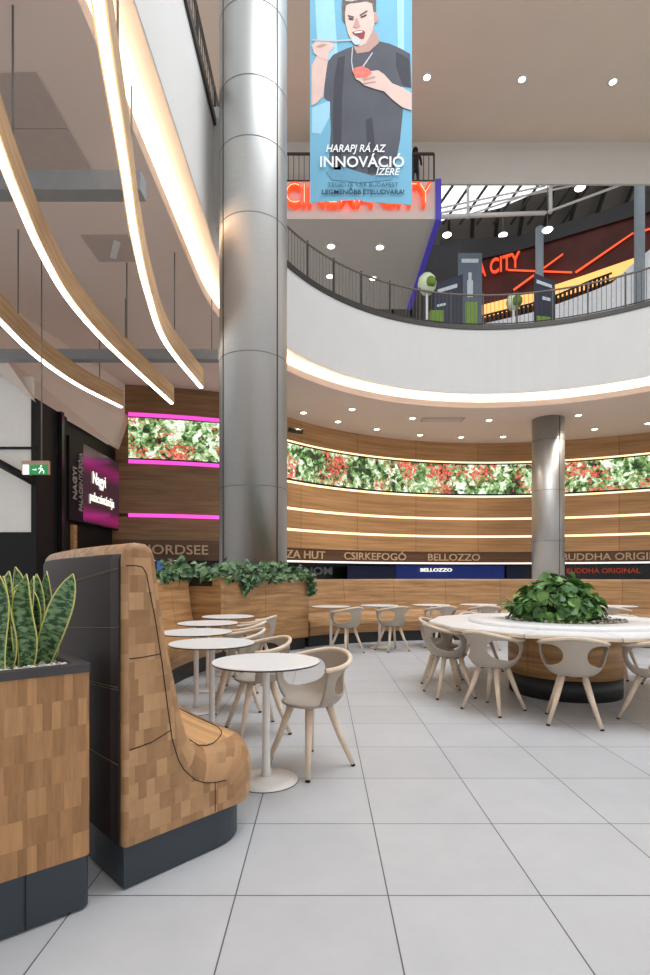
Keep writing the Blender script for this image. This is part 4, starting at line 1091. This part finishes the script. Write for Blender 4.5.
# ================================================================== near planter
K = Vector((-.873, 2.0)); pu = Vector((.767, .642)); pn = Vector((-.642, .767))
def pq(u, v, z=0.0):   # u back along the face from the corner (leftwards), v depth
    p = K-pu*u+pn*v; return Vector((p.x, p.y, z))
def rrect(u0, u1, v0, v1, r, k=5):
    pts = []
    for cu, cv, a0 in ((u0+r, v0+r, 180), (u1-r, v0+r, 270), (u1-r, v1-r, 0), (u0+r, v1-r, 90)):
        for j in range(k+1):
            a = R(a0+90*j/k); pts.append(pq(cu+r*math.cos(a), cv+r*math.sin(a)))
    return pts
t = thing('planter_box', pq(.6, .22, 0), 'oak-block planter box with dark plinth holding snake plants', 'planter')
PW, PD = 1.25, .45
mb = MB(); mb.prism(rrect(0, PW, 0, PD, .025), .205, .895); mb.build('wooden_body', M['patchv'], t, smooth=False)
mb = MB(); mb.prism(rrect(.004, PW-.004, .004, PD-.004, .025), .012, .205); mb.build('plinth', M['plinth'], t)
mb = MB(); o_, i_ = rrect(-.004, PW+.004, -.004, PD+.004, .025), rrect(.05, PW-.05, .05, PD-.05, .02); n = len(o_)
b0 = mb.add([(p.x, p.y, .895) for p in o_]+[(p.x, p.y, .925) for p in o_]+[(p.x, p.y, .925) for p in i_]+[(p.x, p.y, .895) for p in i_])
for i in range(n):
    j = (i+1) % n
    for q in range(4): q2 = (q+1) % 4; mb.face((b0+q*n+i, b0+q*n+j, b0+q2*n+j, b0+q2*n+i))
mb.build('rim', M['rim'], t)
mb = MB(); a = pq(.22, -.002, .11); mb.box((a.x, a.y, .108), (.003, .004, .19), math.atan2(pu.y, pu.x)); mb.build('plinth_joint', M['black'], t)
mb = MB(); mb.prism(rrect(.05, PW-.05, .05, PD-.05, .02), .896, .905); mb.build('soil', M['soil'], t)
def stones(mb, gen, n, r0, r1):
    for _ in range(n):
        p = gen(); r = random.uniform(r0, r1); b = len(mb.v)
        sx, sy, sz = r*random.uniform(.8, 1.3), r*random.uniform(.8, 1.3), r*random.uniform(.6, .9); a = random.uniform(0, PI)
        pts = [(0, 0, 1)]+[(math.cos(a+i*PI/3)*.87, math.sin(a+i*PI/3)*.87, .45) for i in range(6)]+[(math.cos(a+.5+i*PI/3)*.9, math.sin(a+.5+i*PI/3)*.9, -.4) for i in range(6)]+[(0, 0, -1)]
        mb.v += [p+Vector((x*sx, y*sy, z*sz)) for x, y, z in pts]
        for i in range(6):
            j = (i+1) % 6
            mb.face((b, b+1+i, b+1+j), smooth=True); mb.face((b+1+i, b+7+i, b+1+j), smooth=True); mb.face((b+1+j, b+7+i, b+7+j), smooth=True); mb.face((b+13, b+7+j, b+7+i), smooth=True)
mb = MB(); stones(mb, lambda: pq(random.uniform(.06, PW-.06), random.uniform(.06, PD-.06), random.uniform(.905, .915)), 900, .007, .014)
tag(mb.build('pebbles', M['pebble'], fix=False), 'pale pebbles covering the soil of the planter box', 'pebbles', kind='stuff')
def snake_leaf(base, tip, w, bend, twist, parent, wob=0.0):
    base, tip = Vector(base), Vector(tip); d = tip-base; n = 14; k = 4
    side = Vector((math.cos(twist), math.sin(twist), 0)); side = (side-d.normalized()*side.dot(d.normalized())).normalized(); nn = side.cross(d.normalized())
    mb = MB(); b0 = len(mb.v)
    for i in range(n+1):
        q = i/n; wd_ = w*(.62+.38*math.sin(min(q/.55, 1)*PI/2))*(1 if q < .62 else math.cos((q-.62)/.38*PI/2)**.75)
        c = base+d*q+nn*(bend*math.sin(q*PI))+side*(wob*math.sin(q*2*PI))
        tw = (q-.5)*.5*(1 if wob else .3); s2 = side*math.cos(tw)+nn*math.sin(tw); n2 = nn*math.cos(tw)-side*math.sin(tw)
        for j in range(k+1):
            x = (j/k-.5); mb.v.append(c+s2*(x*wd_)+n2*(wd_*.9*(x*x-.25)*1.1))
    for i in range(n):
        for j in range(k):
            a = b0+i*(k+1)+j; mb.face((a, a+1, a+k+2, a+k+1), 0, [(j/k, i/n), ((j+1)/k, i/n), ((j+1)/k, (i+1)/n), (j/k, (i+1)/n)], True)
    o = mb.build('leaf', M['snake'], parent, fix=False)
    sm = o.modifiers.new('thick', 'SOLIDIFY'); sm.thickness = .004
def snake(label, leaves, base):
    t = thing('snake_plant', base, label, 'plant', 'snake plants in the planter box')
    for bx, by_, tx, ty, Yb, Yt, w, bend, tw, wob in leaves:
        b = PZ(bx, CY+(H-.90)*F/Yb, .90); b = Vector(((bx-CX)*Yb/F, Yb, .895)); snake_leaf(b, P(tx, ty, Yt), w*1.32, bend, tw, t, wob)
snake('snake plant with the broad leaf leaning toward the leather bench back', [(40, 0, 73, 574, 2.06, 2.04, .066, .02, .25, 0), (38, 0, 46, 571, 2.12, 2.16, .05, -.02, -.2, .006), (36, 0, 36.5, 574, 2.10, 2.14, .045, .01, .5, .0), (45, 0, 56, 640, 2.12, 2.12, .03, .02, .8, 0)], pq(.22, .2, .9))
snake('snake plant with the wavy upright leaf in the middle of the planter box', [(25, 0, 26, 574, 2.0, 1.98, .06, .012, 0, .012), (22, 0, 15, 567, 2.04, 2.08, .05, -.02, .3, -.01), (28, 0, 33, 576, 2.06, 2.1, .042, .02, -.4, .0), (18, 0, 17, 585, 2.02, 2.02, .045, .02, .5, .01), (31, 0, 34, 592, 2.08, 2.1, .05, .01, .1, 0)], pq(.33, .18, .9))
snake('snake plant at the edge of the frame in the planter box', [(5, 0, 3, 576, 1.96, 1.98, .055, .012, .2, .012), (-2, 0, -8, 566, 1.92, 1.94, .055, -.02, 0, -.01), (9, 0, 14, 590, 2.0, 2.0, .045, .02, -.5, .01), (0, 0, 9, 571, 1.98, 2.0, .045, .02, .6, .008), (11, 0, 8, 583, 2.02, 2.05, .045, .0, .4, -.01)], pq(.46, .18, .9))

# ================================================================== foliage
def leaf_at(mb, p, d, up, l, w):
    d = d.normalized(); s = d.cross(up); s = s.normalized() if s.length > 1e-4 else Vector((1, 0, 0)); n = s.cross(d)
    pts = []
    for q, ww, dz in ((0, .05, 0), (.12, .75, .06), (.35, 1.0, .1), (.65, .72, .06), (.88, .3, -.03), (1, 0.02, -.1)):
        for x in (-1, 0, 1): pts.append(p+d*(l*q)+s*(x*ww*w/2)+n*(dz*l+(abs(x)*.12*w)))
    b = mb.add(pts)
    for i in range(5):
        for j in range(2): a = b+i*3+j; mb.face((a, a+1, a+4, a+3), 0, None, True)
rnd = random.Random(3)
t = thing('leafy_plant', (C0[0], C0[1], .8), 'bushy dark green plant growing from the middle of the big round table', 'plant')
mb = MB(); cc = Vector((C0[0]-.08, C0[1], .77))
for _ in range(560):
    a = rnd.uniform(0, 2*PI); el = math.asin(rnd.uniform(-.12, 1)); rr = rnd.uniform(.72, 1.0)
    rx = .46*(1+.10*math.sin(3*a+1)); rz = .42*(1+.10*math.sin(2*a+.5)+.06*math.sin(5*a))
    o = Vector((math.cos(a)*math.cos(el)*rx, math.sin(a)*math.cos(el)*rx, math.sin(el)*rz))
    p = cc+o*rr+Vector((0, 0, .05))
    out = o.normalized()
    d = (Vector((rnd.uniform(-1, 1), rnd.uniform(-1, 1), rnd.uniform(-1, .5)))+out*.35)
    upv = (out+Vector((rnd.uniform(-.5, .5), rnd.uniform(-.5, .5), rnd.uniform(-.1, .7)))).normalized()
    l = rnd.uniform(.08, .14); leaf_at(mb, p-d.normalized()*l*.4, d, upv, l, l*rnd.uniform(.75, 1.0))
for k in range(7):   # fronds sticking out
    a = rnd.uniform(PI*.85, PI*1.25); 
    p = cc+Vector((math.cos(a)*.42, math.sin(a)*.42, rnd.uniform(.1, .3)))
    for q in range(4): leaf_at(mb, p+Vector((math.cos(a)*.035*q, math.sin(a)*.035*q, .01*q)), Vector((math.cos(a)+rnd.uniform(-.5, .5), math.sin(a)+rnd.uniform(-.5, .5), rnd.uniform(-.3, .4))), Vector((0, 0, 1)), .1, .06)
mb.build('foliage', M['leaf'], t, fix=False)
mb = MB()
for k in range(14):
    a = rnd.uniform(0, 2*PI); r = rnd.uniform(.1, .3); mb.tube([cc+Vector((math.cos(a)*r*.5, math.sin(a)*r*.5, -.02)), cc+Vector((math.cos(a)*r, math.sin(a)*r, .28))], .006, 5)
mb.build('stems', M['stem'], t)
t = thing('trailing_ivy', pol(C0, 4.7, 147, 1.2), 'row of trailing ivy spilling over the top of the oak planter wall', 'plant')
mb = MB()
def ivyleaf(mbx, p, l): 
    leaf_at(mbx, p, Vector((rnd.uniform(-1, 1), rnd.uniform(-1.2, .3), rnd.uniform(-.9, .3))), Vector((rnd.uniform(-.4, .4), -.7+rnd.uniform(-.3, .3), .6)), l, l*rnd.uniform(.6, .85))
for _ in range(900):
    a = rnd.uniform(130.5, 166); r = rnd.uniform(4.40, 4.9) if a < 158 else rnd.uniform(4.86, 4.98)
    hh = .20+.06*math.sin(a*1.7)+.05*math.sin(a*.6)
    p = pol(C0, r, a, 1.2+rnd.uniform(.02, 1)**1.2*hh); ivyleaf(mb, p, rnd.uniform(.09, .15))
for _ in range(120):
    a = rnd.uniform(131, 158); p = pol(C0, 4.33, a, 1.235-rnd.random()**2*.09); ivyleaf(mb, p, rnd.uniform(.07, .11))
mb.build('foliage', M['ivy'], t, fix=False)
for a, ln, w in ((150.3, .24, 1.6), (130.6, .34, .9), (148.6, .16, 1)):
    mb = MB()
    for _ in range(int(70*ln*3)):
        q = rnd.random(); p = pol(C0, 4.31, a+rnd.uniform(-w, w)*(1-.5*q), 1.26-q*ln); ivyleaf(mb, p, rnd.uniform(.07, .11))
    mb.build('hanging_strand', M['ivy'], t, fix=False)

# ================================================================== big round table
t = thing('communal_table', (C0[0], C0[1], 0), 'large twelve-sided white and oak communal table around a central planter', 'table')
mb = MB(); mb.lathe([(.575, .21), (.575, .71), (.3, .71)], 72, (C0[0], C0[1], 0)); mb.build('drum_base', M['oak'], t)
mb = MB(); mb.lathe([(.565, 0), (.565, .21), (.3, .21)], 72, (C0[0], C0[1], 0)); mb.build('plinth', M['plinthb'], t)
sg = None
for k in range(12):
    a0 = -97-30*k-.25; a1 = -97-30*(k+1)+.25
    def sect(ri, ro, z0, z1, mbx, m, g0, g1):
        pts = [pol(C0, ro, g0), pol(C0, ro, g1)]+[pol(C0, ri, g1+(g0-g1)*j/6) for j in range(7)]
        mbx.prism(pts, z0, z1, m)
    mb = MB(); sect(.98, 1.445, .735, .746, mb, 0, a0, a1); o = mb.build('tabletop_segment', M['tablewhite'], t)
    mb = MB(); sect(.9, 1.455, .712, .7349, mb, 0, a0, a1); mb.build('oak_edge', M['ash'], o)
mb = MB(); mb.lathe([(1.0, .746), (1.0, .772), (.99, .782), (.62, .782), (.62, .71)], 72, (C0[0], C0[1], 0)); mb.build('raised_ledge', M['tablewhite'], t)
mb = MB(); mb.lathe([(.615, .72), (.615, .745), (0, .75)], 48, (C0[0], C0[1], 0)); mb.build('soil', M['soil'], t)
mb = MB()
def gp():
    a = random.uniform(0, 2*PI); r = .6*math.sqrt(random.random()); return Vector((C0[0]+r*math.cos(a), C0[1]+r*math.sin(a), random.uniform(.755, .79)))
stones(mb, gp, 700, .012, .024)
tag(mb.build('bark_chips', M['bark'], fix=False), 'grey bark chips covering the soil in the round table planter', 'bark chips', kind='stuff')

# ================================================================== small tables
def make_table():
    t = thing('bistro_table', (0, 0, 0), 'x', 'table')
    mb = MB(); mb.lathe([(0, .728), (.327, .728), (.329, .731), (.327, .7335), (0, .7335)], 64); mb.build('tabletop', M['tablewhite'], t, local=True, smooth=False)
    mb = MB(); mb.lathe([(.28, .716), (.323, .719), (.3275, .7235), (.3275, .7282), (.28, .7282)], 64); mb.build('edge_band', M['darkedge'], t, local=True)
    mb = MB(); mb.lathe([(.033, .02), (.026, .08), (.023, .3), (.023, .66), (.03, .70), (.06, .716)], 24); mb.build('pole', M['metalwhite'], t, local=True)
    mb = MB(); mb.lathe([(.196, .0), (.196, .006), (.12, .013), (.05, .02), (.033, .03)], 48); mb.build('base', M['metalwhite'], t, local=True)
    mb = MB(); mb.lathe([(.16, .0), (.198, .0), (.198, .0045), (.16, .0045)], 48); mb.build('glide_ring', M['darkedge'], t, local=True)
    return t
tb0 = make_table()
tabs = [((-.343, 3.25), 'white round bistro table closest to the booth bench seat, first in the row'), ((-.857, 4.12), 'white round bistro table second in the row along the curved banquette'), ((-1.17, 4.92), 'white round bistro table third in the row along the curved banquette'), ((-1.258, 5.84), 'white round bistro table fourth in the row along the curved banquette'), ((-1.2, 6.76), 'white round bistro table last in the row, against the oak planter wall')]
ftabs = [((.15, 8.9), 'small far table closest to the end of the oak planter wall'), ((1.0, 9.2), 'small far table second from the oak planter wall'), ((1.93, 9.35), 'small far table third from the oak planter wall'), ((2.8, 9.45), 'small far table just beside the bushy plant, on its near-column side'), ((5.0, 9.0), 'small far table seen past the bushy plant, under the kiosk with red letters')]
for i, ((x, y), l) in enumerate(tabs+ftabs):
    o = tb0 if i == 0 else copy_tree(tb0)
    o.location = (x, y, 0); tag(o, l, 'table', 'bistro tables along the curved banquette' if i < 5 else 'small tables along the far banquette')

# ================================================================== chairs
def make_chair():
    t = thing('armchair', (0, 0, 0), 'x', 'chair')
    def zt(ph): return .663+.077*((1+math.cos(ph))/2)**2.8
    def Rr(ph):   # plan radius of the rim; back (ph=0) is -y
        a, b = .272, .262
        return a*b/math.sqrt((b*math.sin(ph))**2+(a*math.cos(ph))**2)
    z0, r0 = .437, .185
    def pt(ph, v):
        r = r0+(Rr(ph)-.006-r0)*(1-(1-v)**2.3)
        z = z0+(zt(ph)-z0)*(v**1.12)
        return Vector((math.sin(ph)*r, -math.cos(ph)*r, z))
    va, vb, vm = .25, .93, .59; phm, wi, wo = R(68), R(47), R(27)
    def wfun(v):
        x = (v-vm)/((vb-va)/2); return math.sqrt(max(0, 1-abs(x)**2.5))
    def pend(v): return R(114-6*v)
    NA, NB = 12, 5   # spine columns (half), outer arm columns
    vs = [0, .06, .13, .2]+[vm-(vb-va)/2*math.cos(PI*i/14) for i in range(15)]+[.95, 1.0]
    mb = MB(); grid = []
    for v in vs:
        row_in, row_l, row_r = [], [], []
        if va < v < vb: w = wfun(v)
        else: w = 0.0
        i1, o1 = phm-wi*w, phm+wo*w
        row_in = [mb.add([pt(-i1+2*i1*i/(2*NA), v)]) for i in range(2*NA+1)]
        if w > 1e-6:
            row_r = [mb.add([pt(o1+(pend(v)-o1)*i/NB, v)]) for i in range(NB+1)]
            row_l = [mb.add([pt(-(o1+(pend(v)-o1)*i/NB), v)]) for i in range(NB+1)]
        else:
            row_r = [row_in[-1]]+[mb.add([pt(o1+(pend(v)-o1)*i/NB, v)]) for i in range(1, NB+1)]
            row_l = [row_in[0]]+[mb.add([pt(-(o1+(pend(v)-o1)*i/NB), v)]) for i in range(1, NB+1)]
        grid.append((row_in, row_l, row_r))
    for a, b in zip(grid, grid[1:]):
        for k in range(3):
            ra, rb = a[k], b[k]
            for i in range(len(ra)-1):
                q = (ra[i], ra[i+1], rb[i+1], rb[i]) if k != 1 else (ra[i+1], ra[i], rb[i], rb[i+1])
                mb.face(q, 0, None, True)
    # seat pan: rim all around then bowl
    full = list(reversed(grid[0][1][1:]))+grid[0][0]+grid[0][2][1:]
    e = pend(0); nf = 14
    front = [mb.add([Vector((math.sin(ph)*r0, -math.cos(ph)*r0*1.0-(0), z0-.004*math.sin((i+1)/(nf+1)*PI)))]) for i, ph in enumerate([e+(2*PI-2*e)*(i+1)/(nf+1) for i in range(nf)])]
    loop = full+front; prev = loop
    for sc, dz in ((.9, -.014), (.7, -.024), (.4, -.03)):
        cur = [mb.add([Vector((mb.v[i].x*sc, mb.v[i].y*sc, z0+dz+(mb.v[i].z-z0)*sc))]) for i in loop]
        for i in range(len(loop)): j = (i+1) % len(loop); mb.face((prev[i], prev[j], cur[j], cur[i]), 0, None, True)
        prev = cur
    c = mb.add([(0, 0, z0-.031)])
    for i in range(len(prev)): mb.face((prev[i], prev[(i+1) % len(prev)], c), 0, None, True)
    o = mb.build('seat_shell', M['shell'], t, local=True)
    sm = o.modifiers.new('thick', 'SOLIDIFY'); sm.thickness = .011; sm.offset = 0
    # wooden rim
    mb = MB(); e = R(112)
    mb.tube([Vector((math.sin(ph)*Rr(ph), -math.cos(ph)*Rr(ph), zt(ph)+.004)) for ph in [-e+2*e*i/40 for i in range(41)]], .0155, 10, flat=.95)
    mb.build('arm_rim', M['ash'], t, local=True)
    # bracket under the seat
    mb = MB(); mb.box((0, 0, .398), (.24, .045, .014), R(45)); mb.box((0, 0, .398), (.24, .045, .0135), R(-45)); mb.build('seat_bracket', M['plinthb'], t, local=True)
    lg = None
    for k in range(4):
        a = R(45+90*k)
        if lg is None:
            mb = MB(); mb.tube([(.12, 0, .412), (.2, 0, .2), (.283, 0, .012)], .02, 10, rs=[.026, .021, .0145]); lg = mb.build('leg', M['ash'], t, local=True); o = lg
            mb = MB(); mb.tube([(.283, 0, .013), (.287, 0, .0)], .0155, 10); gl = mb.build('glide', M['black'], lg, local=True)
        else:
            o = lg.copy(); col.objects.link(o); g2 = gl.copy(); col.objects.link(g2); g2.parent = o
        o.rotation_euler = (0, 0, a)
    return t
ch0 = make_chair(); used = [False]
def chair(x, y, dx, dy, label, group):
    o = copy_tree(ch0) if used[0] else ch0
    used[0] = True
    o.location = (x, y, 0); o.rotation_euler = (0, 0, math.atan2(dy, dx)-PI/2); return tag(o, label, 'chair', group)
def toward(p, dist):
    d = (Vector(C0)-Vector(p)).normalized(); q = Vector(p)+d*dist; return q.x, q.y, -d.x, -d.y
cl = ['taupe armchair with ash rim at the first bistro table, nearest the booth bench', 'taupe armchair with ash rim at the second bistro table of the row', 'taupe armchair with ash rim at the third bistro table of the row', 'taupe armchair with ash rim at the fourth bistro table of the row', 'taupe armchair with ash rim at the last bistro table, by the planter wall']
for i, ((p, _), l) in enumerate(zip(tabs, cl)):
    x, y, dx, dy = toward(p, .37)
    if i == 0: x, y, dx, dy = -.08, 3.5, -.72, -.69
    chair(x, y, dx, dy, l, 'armchairs at the bistro tables')
fl_ = ['far taupe armchair closest to the end of the oak planter wall', 'far taupe armchair second from the oak planter wall', 'far taupe armchair third from the oak planter wall, turned a little', 'far taupe armchair in front of the small table beside the bushy plant', 'far taupe armchair seen past the bushy plant, under the red kiosk letters']
for i, ((p, _), l) in enumerate(zip(ftabs, fl_)):
    x, y, dx, dy = toward(p, .40); chair(x, y, dx, dy, l, 'armchairs along the far banquette')
for a, l in ((-111.5, 'taupe armchair directly in front of the big table drum, its back to the viewer'), (-142, 'taupe armchair at the big table, one place left of the front-on chair'), (-172, 'taupe armchair at the outermost near corner of the big table, side on'), (158, 'taupe armchair beyond the far left corner of the big table, mostly hidden'), (113, 'taupe armchair behind the big table just left of the bushy plant'), (38, 'taupe armchair behind the big table past the bushy plant'), (8, 'taupe armchair beyond the big table cut by the picture edge, facing the drum'), (-81.5, 'taupe armchair in front of the big table cut by the picture edge')):
    q = pol(C0, 1.37 if a == 113 else 1.305, a); chair(q.x, q.y, C0[0]-q.x, C0[1]-q.y, l, 'armchairs around the big table')

# ================================================================== light, camera
w = bpy.data.worlds.new('World'); scene.world = w; w.use_nodes = True
w.node_tree.nodes['Background'].inputs['Color'].default_value = (.93, .965, 1, 1); w.node_tree.nodes['Background'].inputs['Strength'].default_value = .85
def area(name, loc, rot, sx, sy, pw, c=(1, 1, 1)):
    l = bpy.data.lights.new(name, 'AREA'); l.shape = 'RECTANGLE'; l.size = sx; l.size_y = sy; l.energy = pw; l.color = c
    o = bpy.data.objects.new(name, l); col.objects.link(o); o.location = loc; o.rotation_euler = rot; return o
area('atrium_fill', (5.5, 6, 18.0), (0, 0, 0), 12, 11, 1900, (.9, .95, 1))  # added area light out of view above the opening, brightens the floor
for i, (x, y, _) in enumerate(lowl):
    p = PZ(x, y, ZC-.05); l = bpy.data.lights.new('downlight_beam', 'SPOT'); l.energy = 260; l.spot_size = R(95); l.spot_blend = .8; l.color = (1, .88, .76); l.shadow_soft_size = .12
    o = bpy.data.objects.new('downlight_beam', l); col.objects.link(o); o.location = p
cam = bpy.data.cameras.new('Camera'); co = bpy.data.objects.new('Camera', cam); col.objects.link(co)
co.location = (0, 0, H); co.rotation_euler = (PI/2, 0, 0)
cam.sensor_fit = 'HORIZONTAL'; cam.sensor_width = 36; cam.lens = F/650*36
cam.shift_x = (325-CX)/650; cam.shift_y = (CY-487.5)/650; cam.clip_end = 300; cam.clip_start = .05
scene.camera = co
vs_ = scene.view_settings; vs_.view_transform = 'Standard'; vs_.look = 'None'; vs_.gamma = 1; vs_.use_curve_mapping = False; vs_.exposure = 0.15
scene.cycles.use_denoising = True
scene.cycles.max_bounces = 8; scene.cycles.diffuse_bounces = 5
